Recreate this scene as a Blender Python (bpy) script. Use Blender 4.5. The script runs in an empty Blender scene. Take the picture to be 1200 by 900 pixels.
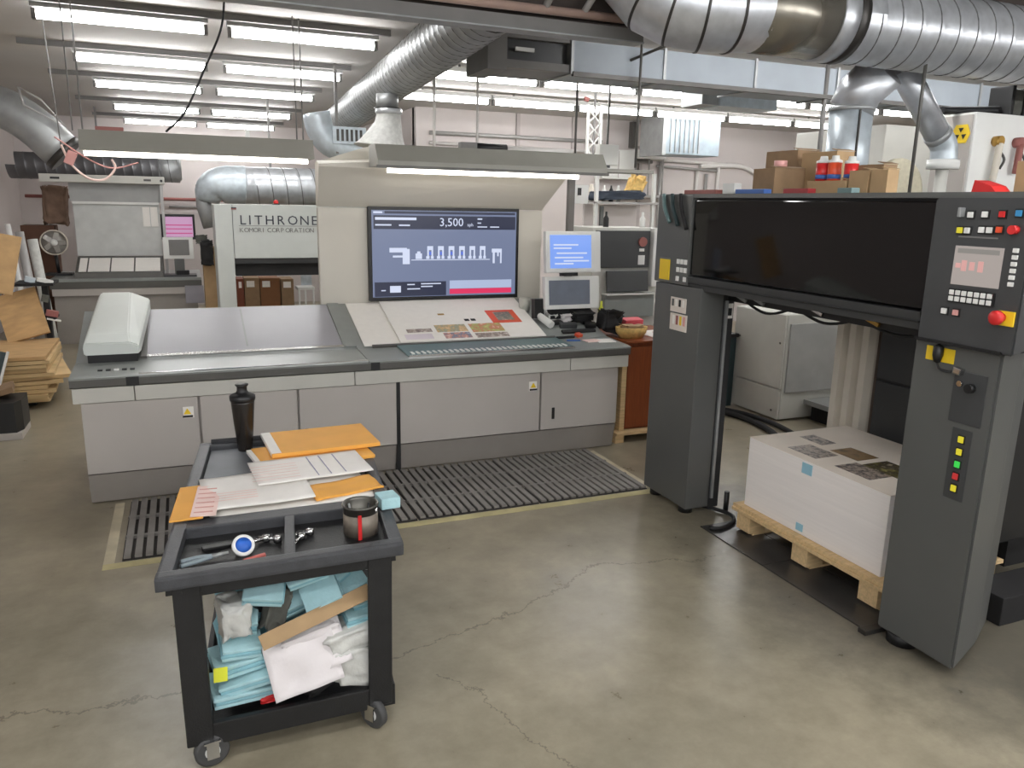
import bpy, bmesh, math, random
from mathutils import Vector, Matrix, Euler
random.seed(7)
SC = bpy.context.scene
COL = SC.collection

# ------------------------------------------------------------------ camera, world, exposure
cam_d = bpy.data.cameras.new('camera'); cam = bpy.data.objects.new('camera', cam_d); COL.objects.link(cam)
cam_d.sensor_fit = 'HORIZONTAL'; cam_d.sensor_width = 36.0; cam_d.lens = 915.0 / 1200.0 * 36.0
cam_d.clip_start = 0.05; cam_d.clip_end = 200
P_, W_, R_ = math.radians(12.95), math.radians(22.75), math.radians(1.15)
fh = Vector((math.sin(W_), math.cos(W_), 0)); rr = Vector((math.cos(W_), -math.sin(W_), 0)); uz = Vector((0, 0, 1))
fw = fh * math.cos(P_) - uz * math.sin(P_); up = uz * math.cos(P_) + fh * math.sin(P_)
r2 = rr * math.cos(R_) + up * math.sin(R_); u2 = up * math.cos(R_) - rr * math.sin(R_)
m3 = Matrix((r2, u2, -fw)).transposed()
cam.matrix_world = Matrix.Translation((0, 0, 2.1)) @ m3.to_4x4()
SC.camera = cam

wd = bpy.data.worlds.new('world'); SC.world = wd; wd.use_nodes = True
bg = wd.node_tree.nodes['Background']; bg.inputs[0].default_value = (0.97, 0.98, 1.0, 1); bg.inputs[1].default_value = 0.5
TUBE = 25.0          # radiance of the fluorescent tubes
SC.view_settings.view_transform = 'Standard'; SC.view_settings.look = 'None'
SC.view_settings.exposure = 0.62; SC.view_settings.gamma = 1.0; SC.view_settings.use_curve_mapping = False
try:
    SC.cycles.use_denoising = True
    SC.cycles.max_bounces = 6; SC.cycles.diffuse_bounces = 4; SC.cycles.glossy_bounces = 3
    SC.cycles.sample_clamp_indirect = 6.0
except Exception: pass

# ------------------------------------------------------------------ materials
def lin(c):
    out = []
    for v in c:
        v = v / 255.0
        out.append(v / 12.92 if v <= 0.04045 else ((v + 0.055) / 1.055) ** 2.4)
    return (out[0], out[1], out[2], 1)
MATS = {}
def mat(name, rgb, rough=0.5, metal=0.0, var=0.07, scale=6.0, bump=0.0, bscale=60.0, stretch=None, spec=0.5, coat=0.0, trans=0.0):
    if name in MATS: return MATS[name]
    m = bpy.data.materials.new(name); m.use_nodes = True; nt = m.node_tree; n = nt.nodes; l = nt.links
    b = n['Principled BSDF']; c = lin(rgb)
    b.inputs['Roughness'].default_value = rough; b.inputs['Metallic'].default_value = metal
    b.inputs['Specular IOR Level'].default_value = spec
    b.inputs['Coat Weight'].default_value = coat; b.inputs['Coat Roughness'].default_value = 0.05
    b.inputs['Transmission Weight'].default_value = trans
    tc = n.new('ShaderNodeTexCoord'); mp = n.new('ShaderNodeMapping')
    if stretch: mp.inputs['Scale'].default_value = stretch
    l.new(tc.outputs['Object'], mp.inputs['Vector'])
    nz = n.new('ShaderNodeTexNoise'); nz.inputs['Scale'].default_value = scale; nz.inputs['Detail'].default_value = 5
    l.new(mp.outputs[0], nz.inputs['Vector'])
    rmp = n.new('ShaderNodeValToRGB'); rmp.color_ramp.elements[0].position = 0.3; rmp.color_ramp.elements[1].position = 0.7
    rmp.color_ramp.elements[0].color = tuple(max(0, v * (1 - var)) for v in c[:3]) + (1,)
    rmp.color_ramp.elements[1].color = tuple(min(1, v * (1 + var)) for v in c[:3]) + (1,)
    l.new(nz.outputs['Fac'], rmp.inputs['Fac']); l.new(rmp.outputs[0], b.inputs['Base Color'])
    if bump > 0:
        n2 = n.new('ShaderNodeTexNoise'); n2.inputs['Scale'].default_value = bscale; n2.inputs['Detail'].default_value = 4
        l.new(mp.outputs[0], n2.inputs['Vector'])
        bp = n.new('ShaderNodeBump'); bp.inputs['Strength'].default_value = bump; bp.inputs['Distance'].default_value = 0.01
        l.new(n2.outputs['Fac'], bp.inputs['Height']); l.new(bp.outputs[0], b.inputs['Normal'])
    MATS[name] = m; return m
def emit(name, rgb, strength, var=0.0):
    if name in MATS: return MATS[name]
    m = bpy.data.materials.new(name); m.use_nodes = True; nt = m.node_tree
    b = nt.nodes['Principled BSDF']; c = lin(rgb)
    if strength < 2: strength *= 0.82
    b.inputs['Base Color'].default_value = tuple(v * 0.1 for v in c[:3]) + (1,)
    b.inputs['Emission Color'].default_value = c; b.inputs['Emission Strength'].default_value = strength
    b.inputs['Roughness'].default_value = 0.3
    MATS[name] = m; return m
def print_mat(name, cols, scale):
    """flat print: blotchy picture of several colours"""
    m = bpy.data.materials.new(name); m.use_nodes = True; nt = m.node_tree; n = nt.nodes; l = nt.links
    b = n['Principled BSDF']; b.inputs['Roughness'].default_value = 0.35
    tc = n.new('ShaderNodeTexCoord'); vz = n.new('ShaderNodeTexNoise'); vz.inputs['Scale'].default_value = scale
    vz.inputs['Detail'].default_value = 6; vz.inputs['Roughness'].default_value = 0.65
    rp = n.new('ShaderNodeValToRGB'); rp.color_ramp.interpolation = 'LINEAR'
    while len(rp.color_ramp.elements) < len(cols): rp.color_ramp.elements.new(0.5)
    for i, c in enumerate(cols):
        rp.color_ramp.elements[i].position = 0.3 + 0.4 * i / max(1, len(cols) - 1); rp.color_ramp.elements[i].color = lin(c)
    l.new(tc.outputs['Object'], vz.inputs['Vector']); l.new(vz.outputs['Fac'], rp.inputs['Fac']); l.new(rp.outputs[0], b.inputs['Base Color'])
    MATS[name] = m; return m

M_con = mat('console_paint', (180, 174, 168), 0.42, var=0.03, scale=2)
M_conL = mat('console_apron_paint', (192, 190, 182), 0.42, var=0.03)
M_kick = mat('console_plinth_paint', (146, 140, 134), 0.5, var=0.04)
M_top = mat('console_top_grey', (137, 141, 138), 0.32, var=0.05, scale=9)
M_lip = mat('dark_lip', (86, 84, 80), 0.45)
M_black = mat('black_plastic', (24, 24, 25), 0.45, var=0.15)
M_blackm = mat('black_matte', (30, 29, 30), 0.75, var=0.2)
M_cart = mat('cart_black_plastic', (62, 63, 66), 0.5, var=0.18, scale=14, bump=0.15, bscale=150)
M_cartd = mat('cart_post_black', (26, 26, 27), 0.5, var=0.2, scale=14, bump=0.15, bscale=150)
M_cartmat = mat('cart_tray_grey', (112, 115, 120), 0.6, var=0.1)
M_hood = mat('hood_beige', (200, 195, 184), 0.5, var=0.03, scale=1.5)
M_hood2 = mat('hood_grey', (140, 138, 130), 0.5, var=0.04)
M_white = mat('white_paint', (226, 226, 222), 0.45, var=0.02)
M_scan = mat('scanner_white', (214, 219, 214), 0.4, var=0.02)
M_paper = mat('paper', (240, 236, 230), 0.8, var=0.02, scale=20)
M_paper2 = mat('paper_edge', (246, 240, 236), 0.85, var=0.03, scale=1.5, stretch=(1, 1, 40))
M_plate = mat('viewing_plate', (150, 149, 155), 0.3, var=0.03, scale=3)
M_dk = mat('delivery_dark_grey', (88, 89, 87), 0.36, var=0.04, scale=3)
M_dk2 = mat('delivery_panel_grey', (64, 65, 66), 0.42, var=0.05, scale=5)
M_dk3 = mat('delivery_charcoal', (42, 42, 43), 0.5, var=0.08)
M_glass = mat('smoked_glass', (6, 5, 6), 0.05, var=0.1, spec=0.42)
M_steel = mat('galvanised_steel', (196, 199, 203), 0.33, 0.55, var=0.13, scale=11, bump=0.05, bscale=30)
M_steelb = mat('galvanised_bluish', (190, 199, 205), 0.4, 0.35, var=0.12, scale=14)
M_steeld = mat('galvanised_dull', (158, 160, 160), 0.45, 0.45, var=0.12, scale=8)
M_steelk = mat('dark_tape_steel', (70, 68, 66), 0.4, 0.6)
M_chrome = mat('chrome', (200, 200, 200), 0.15, 1.0, var=0.03)
M_wall = mat('wall_paint', (206, 198, 195), 0.8, var=0.03, scale=1.3)
M_block = mat('wall_block_joint', (180, 172, 170), 0.9)
M_ceil = mat('ceiling_paint', (196, 192, 188), 0.75, var=0.06, scale=0.7)
M_roof = mat('dark_roof', (66, 58, 54), 0.9, var=0.2)
M_rail = mat('ceiling_rail_grey', (120, 118, 116), 0.6)
M_fix = mat('fixture_white', (215, 215, 212), 0.5, var=0.02)
M_sock = mat('socket_grey', (118, 116, 114), 0.6)
M_tube = emit('tube_light', (252, 252, 252), TUBE)
M_wood = mat('plywood', (196, 160, 112), 0.7, var=0.16, scale=5, stretch=(1, 6, 1))
M_woode = mat('plywood_edge', (206, 178, 132), 0.75, var=0.2, scale=4, stretch=(1, 1, 30))
M_pal = mat('pallet_wood', (214, 184, 138), 0.75, var=0.14, scale=8, stretch=(1, 8, 8))
M_brown = mat('brown_wood', (132, 66, 32), 0.45, var=0.16, scale=5, stretch=(12, 12, 1))
M_card = mat('cardboard', (168, 140, 104), 0.85, var=0.1, scale=8)
M_card2 = mat('cardboard_dark', (140, 114, 86), 0.85, var=0.15, scale=8)
M_manila = mat('manila_envelope', (232, 168, 74), 0.7, var=0.05)
M_blue = mat('blue_wipe', (172, 210, 216), 0.85, var=0.08, scale=14, bump=0.2, bscale=90)
M_blue2 = mat('blue_wipe_deep', (142, 190, 202), 0.85, var=0.1, scale=14, bump=0.2, bscale=90)
M_cloth = mat('white_cloth', (222, 216, 216), 0.9, var=0.03, bump=0.25, bscale=25)
M_rag = mat('grey_rag', (92, 92, 86), 0.95, var=0.3, scale=9, bump=0.4, bscale=30)
M_bag = mat('plastic_bag', (205, 205, 200), 0.3, var=0.1, scale=20, bump=0.6, bscale=25)
M_green = mat('green_cloth', (150, 196, 150), 0.9, var=0.08)
M_red = mat('red_plastic', (206, 44, 44), 0.4)
M_redo = mat('red_orange', (222, 82, 48), 0.4)
M_yel = mat('yellow_label', (236, 200, 40), 0.5, var=0.03)
M_yeln = mat('yellow_note', (222, 226, 60), 0.7)
M_tape = mat('yellow_floor_tape', (188, 178, 134), 0.65, var=0.22, scale=5)
M_tapew = mat('worn_floor_tape', (196, 186, 160), 0.7, var=0.2, scale=5)
M_slat = mat('mat_rubber_grey', (130, 126, 122), 0.7, var=0.14, scale=7)
M_slatb = mat('mat_base_dark', (58, 55, 53), 0.85)
M_teal = mat('ink_key_strip', (98, 122, 122), 0.35, var=0.05)
M_pink = mat('pink_plastic', (214, 156, 150), 0.6)
M_cable = mat('cable_black', (26, 26, 28), 0.6)
M_cond = mat('conduit_grey', (176, 174, 172), 0.45, 0.3)
M_condw = mat('conduit_white', (224, 220, 216), 0.5)
M_redpipe = mat('red_pipe', (150, 92, 86), 0.6)
M_bluep = mat('blue_plastic', (60, 100, 168), 0.45)
M_tape_b = mat('blue_tape', (40, 96, 190), 0.5)
M_brass = mat('brass', (190, 150, 80), 0.35, 0.8)
M_straw = mat('wicker', (214, 178, 108), 0.8, var=0.2, scale=30)
M_plates = mat('floor_plate_dark', (70, 69, 68), 0.3, 0.4, var=0.22, scale=3, bump=0.05)
M_beig = mat('bellows_beige', (214, 206, 192), 0.7, var=0.04)
M_btnw = mat('button_white', (232, 232, 228), 0.4)
M_btny = emit('button_yellow', (240, 226, 60), 0.55)
M_btng = emit('button_green', (70, 226, 90), 0.6)
M_btnr = emit('button_red', (214, 62, 62), 0.5)
M_btnb = mat('button_blue', (60, 140, 190), 0.4)
M_lcd = emit('lcd_grey', (188, 178, 172), 0.55)
M_lcdt = emit('lcd_pink', (232, 176, 170), 0.6)
M_scr = emit('screen_bluegrey', (112, 122, 150), 0.8)
M_scrd = emit('screen_dark', (46, 50, 70), 0.8)
M_scrw = emit('screen_white', (200, 208, 230), 0.85)
M_scrl = emit('screen_pale', (166, 178, 206), 0.85)
M_scrr = emit('screen_red', (206, 52, 92), 0.9)
M_scrb = emit('screen_blue', (118, 150, 220), 0.95)
M_scrp = emit('screen_pink', (196, 150, 186), 0.7)
M_blk = mat('letter_dark', (52, 56, 66), 0.5)
M_greenbin = mat('dark_green_plastic', (40, 58, 60), 0.5)
M_boxp = mat('press_offwhite', (204, 203, 196), 0.45, var=0.03)
M_fan = mat('fan_grey', (170, 166, 160), 0.4, 0.3)
M_sack = mat('brown_sack', (124, 100, 84), 0.9, var=0.2, scale=8, bump=0.4, bscale=12)
M_ink = mat('form_ink', (150, 148, 170), 0.8)
M_pinkform = mat('pink_form', (236, 208, 200), 0.8)

# ------------------------------------------------------------------ mesh helpers
def B(): return bmesh.new()
def box(bm, x0, x1, y0, y1, z0, z1, bev=0.0, mt=None):
    t = bmesh.new() if (bev or mt) else bm
    v = [t.verts.new(p) for p in ((x0, y0, z0), (x1, y0, z0), (x1, y1, z0), (x0, y1, z0), (x0, y0, z1), (x1, y0, z1), (x1, y1, z1), (x0, y1, z1))]
    for f in ((3, 2, 1, 0), (4, 5, 6, 7), (0, 1, 5, 4), (1, 2, 6, 5), (2, 3, 7, 6), (3, 0, 4, 7)): t.faces.new([v[i] for i in f])
    if bev: bmesh.ops.bevel(t, geom=list(t.edges), offset=bev, segments=2, affect='EDGES', profile=0.7)
    if t is not bm:
        if mt is not None: bmesh.ops.transform(t, matrix=mt, verts=t.verts)
        merge(bm, t)
    return bm
def merge(bm, t):
    me = bpy.data.meshes.new('tmp'); t.to_mesh(me); t.free(); bm.from_mesh(me); bpy.data.meshes.remove(me)
def obox(bm, c, s, rot=(0, 0, 0), bev=0.0):
    """oriented box: centre, full size, euler degrees"""
    mt = Matrix.Translation(c) @ Euler([math.radians(a) for a in rot]).to_matrix().to_4x4()
    return box(bm, -s[0] / 2, s[0] / 2, -s[1] / 2, s[1] / 2, -s[2] / 2, s[2] / 2, bev, mt)
def prism(bm, prof, a0, a1, axis='X'):
    """profile polygon extruded along an axis. X: prof=(y,z); Y: prof=(x,z); Z: prof=(x,y)"""
    def p(q, a):
        return {'X': (a, q[0], q[1]), 'Y': (q[0], a, q[1]), 'Z': (q[0], q[1], a)}[axis]
    v0 = [bm.verts.new(p(q, a0)) for q in prof]; v1 = [bm.verts.new(p(q, a1)) for q in prof]; n = len(prof)
    fs = [bm.faces.new(v0), bm.faces.new(v1)]
    for i in range(n): fs.append(bm.faces.new((v0[i], v0[(i + 1) % n], v1[(i + 1) % n], v1[i])))
    bmesh.ops.recalc_face_normals(bm, faces=fs)
    return bm
def quad(bm, pts): bm.faces.new([bm.verts.new(p) for p in pts]); return bm
def frames(pts):
    pts = [Vector(p) for p in pts]; n = len(pts); out = []
    prev = None
    for i in range(n):
        if i == 0: t = pts[1] - pts[0]
        elif i == n - 1: t = pts[-1] - pts[-2]
        else: t = (pts[i + 1] - pts[i]).normalized() + (pts[i] - pts[i - 1]).normalized()
        t.normalize()
        if prev is None:
            a = Vector((0, 0, 1)) if abs(t.z) < 0.9 else Vector((0, 1, 0))
            u = t.cross(a).normalized()
        else: u = (prev - t * prev.dot(t)).normalized()
        prev = u; out.append((pts[i], u, t.cross(u).normalized(), t))
    return out
def tube(bm, pts, r, seg=10, cap=True):
    """swept tube; r is one radius or one per point"""
    fr = frames(pts); rs = r if isinstance(r, (list, tuple)) else [r] * len(fr); rings = []
    for (p, u, v, t), q in zip(fr, rs):
        rings.append([bm.verts.new(p + (u * math.cos(2 * math.pi * k / seg) + v * math.sin(2 * math.pi * k / seg)) * q) for k in range(seg)])
    fs = []
    for a, b in zip(rings, rings[1:]):
        for k in range(seg): fs.append(bm.faces.new((a[k], a[(k + 1) % seg], b[(k + 1) % seg], b[k])))
    if cap: fs.append(bm.faces.new(rings[0])); fs.append(bm.faces.new(rings[-1]))
    for f in fs: f.smooth = len(f.verts) == 4
    bmesh.ops.recalc_face_normals(bm, faces=fs)
    return bm
def curve(pts, n=6):
    """Catmull-Rom through points"""
    P = [Vector(p) for p in pts]; P = [2 * P[0] - P[1]] + P + [2 * P[-1] - P[-2]]; out = []
    for i in range(1, len(P) - 2):
        for k in range(n):
            t = k / n; a, b, c, d = P[i - 1], P[i], P[i + 1], P[i + 2]
            out.append(0.5 * ((2 * b) + (c - a) * t + (2 * a - 5 * b + 4 * c - d) * t * t + (3 * b - a - 3 * c + d) * t ** 3))
    out.append(P[-2]); return out
def lathe(bm, prof, c=(0, 0, 0), seg=20, mt=None):
    """profile (r,z) about the z axis at c"""
    t = bmesh.new(); rings = []
    for r, z in prof:
        rings.append([t.verts.new((c[0] + r * math.cos(2 * math.pi * k / seg), c[1] + r * math.sin(2 * math.pi * k / seg), c[2] + z)) for k in range(seg)])
    for a, b in zip(rings, rings[1:]):
        for k in range(seg):
            f = t.faces.new((a[k], a[(k + 1) % seg], b[(k + 1) % seg], b[k])); f.smooth = True
    if prof[0][0] > 1e-6 and prof[-1][0] > 1e-6:
        for k in range(seg): t.faces.new((rings[-1][k], rings[-1][(k + 1) % seg], rings[0][(k + 1) % seg], rings[0][k]))
    bmesh.ops.remove_doubles(t, verts=t.verts[:], dist=1e-6); bmesh.ops.recalc_face_normals(t, faces=t.faces[:])
    if mt is not None: bmesh.ops.transform(t, matrix=mt, verts=t.verts)
    merge(bm, t); return bm
def spiral(bm, p0, p1, R, pitch, ridge=0.006, seg=28):
    """spiral-seam duct between two points"""
    p0, p1 = Vector(p0), Vector(p1); t = (p1 - p0); L = t.length; t.normalize()
    a = Vector((0, 0, 1)); u = t.cross(a).normalized(); v = t.cross(u).normalized()
    offs = [(0.0, 0.0), (0.05, 0.0), (0.85, 0.0), (0.89, ridge), (0.95, ridge)]; k = len(offs); N = int(L / pitch)
    rings = []
    for i in range(N):
        for o, h in offs:
            row = []
            for j in range(seg):
                s = min(L, (i + o) * pitch + pitch * j / seg); th = 2 * math.pi * j / seg
                row.append(bm.verts.new(p0 + t * s + (u * math.cos(th) + v * math.sin(th)) * (R + h)))
            rings.append(row)
    for i in range(len(rings) - 1):
        for j in range(seg - 1):
            bm.faces.new((rings[i][j], rings[i][j + 1], rings[i + 1][j + 1], rings[i + 1][j])).smooth = True
        if i + k + 1 < len(rings):
            bm.faces.new((rings[i][seg - 1], rings[i + k][0], rings[i + k + 1][0], rings[i + 1][seg - 1])).smooth = True
    bmesh.ops.recalc_face_normals(bm, faces=bm.faces[:])
    return bm
def helix(bm, p0, p1, R, pitch, r=0.004, step=20):
    """lock seam that winds round a spiral duct"""
    p0, p1 = Vector(p0), Vector(p1); t = (p1 - p0); L = t.length; t.normalize()
    u = t.cross(Vector((0, 0, 1))).normalized(); v = t.cross(u).normalized(); n = int(L / pitch * step); pts = []
    for i in range(n + 1):
        th = 2 * math.pi * i / step
        pts.append(p0 + t * (pitch * i / step) + (u * math.cos(th) + v * math.sin(th)) * R)
    return tube(bm, pts, r, 5)
def crumple(bm, c, s, rot=(0, 0, 0), n=14, amp=0.2, seed=0, flat=0.35):
    """soft crumpled lump: centre, full size"""
    from mathutils import noise
    t = bmesh.new(); bmesh.ops.create_icosphere(t, subdivisions=4, radius=1.0)
    for v in t.verts:
        d = v.co.normalized()
        q = Vector([math.copysign(abs(a) ** flat, a) for a in d]); q *= 0.86 / max(abs(x) for x in q) if max(abs(x) for x in q) > 0.86 else 1
        h = noise.noise(d * 2.2 + Vector((seed * 7.1, seed, 0))) + 0.55 * noise.noise(d * 5.5 + Vector((seed, 3, seed * 2.3)))
        v.co = q * (1 + amp * h)
    mt = Matrix.Translation(c) @ Euler([math.radians(a) for a in rot]).to_matrix().to_4x4() @ Matrix.Diagonal((s[0] / 2, s[1] / 2, s[2] / 2, 1))
    bmesh.ops.transform(t, matrix=mt, verts=t.verts)
    for f in t.faces: f.smooth = True
    merge(bm, t); return bm
def sheet(bm, c, s, rot=(0, 0, 0), th=0.002, n=10, amp=0.0, seed=0):
    """thin sheet with gentle waves, size s=(x,y)"""
    from mathutils import noise
    t = bmesh.new(); g = [[None] * (n + 1) for _ in range(n + 1)]; h = [[None] * (n + 1) for _ in range(n + 1)]
    for i in range(n + 1):
        for j in range(n + 1):
            x, y = (i / n - .5) * s[0], (j / n - .5) * s[1]
            z = amp * (noise.noise(Vector((i / n * 2.2 + seed * 3.3, j / n * 2.2, seed))) + 0.3)
            g[i][j] = t.verts.new((x, y, z + th)); h[i][j] = t.verts.new((x, y, z))
    for i in range(n):
        for j in range(n):
            t.faces.new((g[i][j], g[i + 1][j], g[i + 1][j + 1], g[i][j + 1])).smooth = amp > 0
            t.faces.new((h[i][j], h[i][j + 1], h[i + 1][j + 1], h[i + 1][j])).smooth = amp > 0
    for i in range(n):
        t.faces.new((h[i][0], h[i + 1][0], g[i + 1][0], g[i][0])); t.faces.new((g[i][n], g[i + 1][n], h[i + 1][n], h[i][n]))
        t.faces.new((h[0][i + 1], h[0][i], g[0][i], g[0][i + 1])); t.faces.new((h[n][i], h[n][i + 1], g[n][i + 1], g[n][i]))
    mt = Matrix.Translation(c) @ Euler([math.radians(a) for a in rot]).to_matrix().to_4x4()
    bmesh.ops.transform(t, matrix=mt, verts=t.verts); merge(bm, t); return bm
def text(bm, body, mt, size=0.1, align='LEFT', spacing=1.0, depth=0.001):
    """lettering; text lies in local x (right) / y (up), mt places it"""
    c = bpy.data.curves.new('txt', 'FONT'); c.body = body; c.size = size; c.align_x = align; c.space_character = spacing; c.extrude = depth; c.resolution_u = 2
    o = bpy.data.objects.new('txt', c); COL.objects.link(o); bpy.context.view_layer.update()
    dg = bpy.context.evaluated_depsgraph_get(); me = bpy.data.meshes.new_from_object(o.evaluated_get(dg)); me.transform(mt); bm.from_mesh(me)
    bpy.data.objects.remove(o); bpy.data.curves.remove(c); bpy.data.meshes.remove(me); return bm
def face_mt(origin, right, upv):
    """matrix whose x is right, y is up on a surface"""
    r = Vector(right).normalized(); u = Vector(upv).normalized(); n = r.cross(u)
    m = Matrix((r, u, n)).transposed().to_4x4(); m.translation = Vector(origin); return m

# ------------------------------------------------------------------ object helpers
ORG = {}
def setp(o, label=None, cat=None, group=None, kind=None):
    if label: o['label'] = label
    if cat: o['category'] = cat
    if group: o['group'] = group
    if kind: o['kind'] = kind
    return o
def thing(name, label, cat, loc=(0, 0, 0), group=None):
    o = bpy.data.objects.new(name, None); COL.objects.link(o); o.location = loc; o.empty_display_size = 0.1
    ORG[o.name] = Vector(loc); return setp(o, label, cat, group)
def obj(name, bm, m, parent=None, label=None, kind=None):
    me = bpy.data.meshes.new(name)
    if parent is not None: org = ORG[parent.name]; loc = Vector((0, 0, 0))
    else:
        xs = [v.co.x for v in bm.verts]; ys = [v.co.y for v in bm.verts]; zs = [v.co.z for v in bm.verts]
        org = Vector(((min(xs) + max(xs)) / 2, (min(ys) + max(ys)) / 2, min(zs))); loc = org
    for v in bm.verts: v.co -= org
    bm.to_mesh(me); bm.free()
    me.materials.append(m)
    o = bpy.data.objects.new(name, me); COL.objects.link(o); o.location = loc
    if parent is not None: o.parent = parent
    ORG[o.name] = org
    return setp(o, label, None, None, kind)
def one(name, bm, m, label, cat, group=None): return setp(obj(name, bm, m), label, cat, group)
def struct(name, bm, m): return setp(obj(name, bm, m), kind='structure')
def bx(name, m, x0, x1, y0, y1, z0, z1, parent=None, bev=0.0, label=None): return obj(name, box(B(), x0, x1, y0, y1, z0, z1, bev), m, parent, label)
def dup(o, loc, parent=None):
    c = o.copy(); COL.objects.link(c)
    if parent is None: c.location = loc
    else: c.parent = parent
    ORG[c.name] = Vector(loc)
    for ch in list(o.children): dup(ch, (0, 0, 0), c)
    return c

# ================================================================== THE SETTING
def crack_floor():
    m = bpy.data.materials.new('concrete_floor'); m.use_nodes = True; nt = m.node_tree; n = nt.nodes; l = nt.links
    b = n['Principled BSDF']
    tc = n.new('ShaderNodeNewGeometry')
    def N(t, **k):
        x = n.new(t)
        for a, v in k.items():
            if a in x.inputs.keys(): x.inputs[a].default_value = v
            else: setattr(x, a, v)
        return x
    def noise(scale, det=5, rough=0.55):
        z = N('ShaderNodeTexNoise'); z.inputs['Scale'].default_value = scale; z.inputs['Detail'].default_value = det; z.inputs['Roughness'].default_value = rough
        l.new(tc.outputs['Position'], z.inputs['Vector']); return z
    def math_(op, a, bb):
        x = n.new('ShaderNodeMath'); x.operation = op
        for i, q in enumerate((a, bb)):
            if q is None: continue
            if isinstance(q, (int, float)): x.inputs[i].default_value = q
            else: l.new(q, x.inputs[i])
        return x.outputs[0]
    big = noise(0.8, 6, 0.6); mid = noise(4.5, 8, 0.7); fine = noise(60, 3)
    r1 = N('ShaderNodeValToRGB'); e = r1.color_ramp.elements
    e[0].position = 0.3; e[0].color = lin((134, 127, 109)); e[1].position = 0.72; e[1].color = lin((166, 157, 137))
    l.new(big.outputs['Fac'], r1.inputs['Fac'])
    r2_ = N('ShaderNodeValToRGB'); e = r2_.color_ramp.elements
    e[0].position = 0.32; e[0].color = (0.80, 0.79, 0.77, 1); e[1].position = 0.68; e[1].color = (1.12, 1.11, 1.1, 1)
    l.new(mid.outputs['Fac'], r2_.inputs['Fac'])
    mx = N('ShaderNodeMix', data_type='RGBA', blend_type='MULTIPLY'); mx.inputs['Factor'].default_value = 1
    l.new(r1.outputs[0], mx.inputs['A']); l.new(r2_.outputs[0], mx.inputs['B'])
    sep = n.new('ShaderNodeSeparateXYZ'); l.new(tc.outputs['Position'], sep.inputs[0])
    wob = noise(3.0, 6, 0.7)
    w = math_('MULTIPLY', math_('SUBTRACT', wob.outputs['Fac'], 0.5), 0.34)
    total = None
    for (x0, y0, x1, y1, wd_) in ((0.6, 3.18, 1.5, 3.46, 0.006), (1.5, 3.46, 2.2, 3.8, 0.006), (2.2, 3.8, 2.9, 3.62, 0.005), (-1.4, 3.47, -0.1, 3.3, 0.006), (0.97, 3.05, 1.3, 2.2, 0.004)):
        L = math.hypot(x1 - x0, y1 - y0); dx, dy = (x1 - x0) / L, (y1 - y0) / L
        # along and across coordinates
        ax = math_('SUBTRACT', sep.outputs[0], x0); ay = math_('SUBTRACT', sep.outputs[1], y0)
        al = math_('ADD', math_('MULTIPLY', ax, dx), math_('MULTIPLY', ay, dy))
        ac = math_('ADD', math_('ADD', math_('MULTIPLY', ax, -dy), math_('MULTIPLY', ay, dx)), w)
        near = math_('LESS_THAN', math_('ABSOLUTE', ac, None), wd_)
        ins = math_('MULTIPLY', math_('GREATER_THAN', al, -0.02), math_('LESS_THAN', al, L + 0.02))
        q = math_('MULTIPLY', near, ins)
        total = q if total is None else math_('MAXIMUM', total, q)
    # greasy dark staining round the delivery end of the press
    d1 = math_('ADD', math_('POWER', math_('MULTIPLY', math_('SUBTRACT', sep.outputs[0], 3.75), 0.85), 2), math_('POWER', math_('MULTIPLY', math_('SUBTRACT', sep.outputs[1], 2.9), 0.55), 2))
    st = N('ShaderNodeMapRange'); st.inputs['From Min'].default_value = 1.1; st.inputs['From Max'].default_value = 0.25
    l.new(math_('ADD', d1, math_('MULTIPLY', math_('SUBTRACT', mid.outputs['Fac'], 0.5), 0.9)), st.inputs['Value'])
    mx2 = N('ShaderNodeMix', data_type='RGBA', blend_type='MIX'); l.new(math_('MULTIPLY', st.outputs[0], 0.62), mx2.inputs['Factor'])
    l.new(mx.outputs['Result'], mx2.inputs['A']); mx2.inputs['B'].default_value = lin((62, 60, 58))
    mx3 = N('ShaderNodeMix', data_type='RGBA', blend_type='MIX'); l.new(math_('MULTIPLY', total, 0.5), mx3.inputs['Factor'])
    l.new(mx2.outputs['Result'], mx3.inputs['A']); mx3.inputs['B'].default_value = lin((70, 64, 56))
    l.new(mx3.outputs['Result'], b.inputs['Base Color'])
    rr_ = N('ShaderNodeMapRange'); rr_.inputs['To Min'].default_value = 0.2; rr_.inputs['To Max'].default_value = 0.42
    l.new(mid.outputs['Fac'], rr_.inputs['Value']); l.new(rr_.outputs[0], b.inputs['Roughness'])
    bp = n.new('ShaderNodeBump'); bp.inputs['Strength'].default_value = 0.06; bp.inputs['Distance'].default_value = 0.004
    l.new(fine.outputs['Fac'], bp.inputs['Height']); l.new(bp.outputs[0], b.inputs['Normal'])
    return m
M_floor = crack_floor()
struct('floor', box(B(), -5, 13, -4, 18, -0.1, 0), M_floor)
CZ = 3.52
struct('ceiling', box(B(), -3.2, 13, 4.7, 18, CZ, CZ + 0.1), M_ceil)
struct('ceiling_roof', box(B(), -5, 13, -4, 4.75, 4.4, 4.5), M_roof)
struct('trim_fascia', box(B(), -5, 13, 4.66, 4.7, 3.215, 4.4), M_roof)
struct('wall_left', box(B(), -2.9, -2.7, 2.0, 17.2, 0, CZ), M_wall)
struct('wall_back', box(B(), -2.7, 3.4, 17.0, 17.2, 0, CZ), M_wall)
struct('wall_jog', box(B(), 3.4, 3.55, 12.2, 17.2, 0, CZ), M_wall)
wr = struct('wall_right_back', box(B(), 3.4, 13, 12.1, 12.3, 0, CZ), M_wall)
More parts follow.
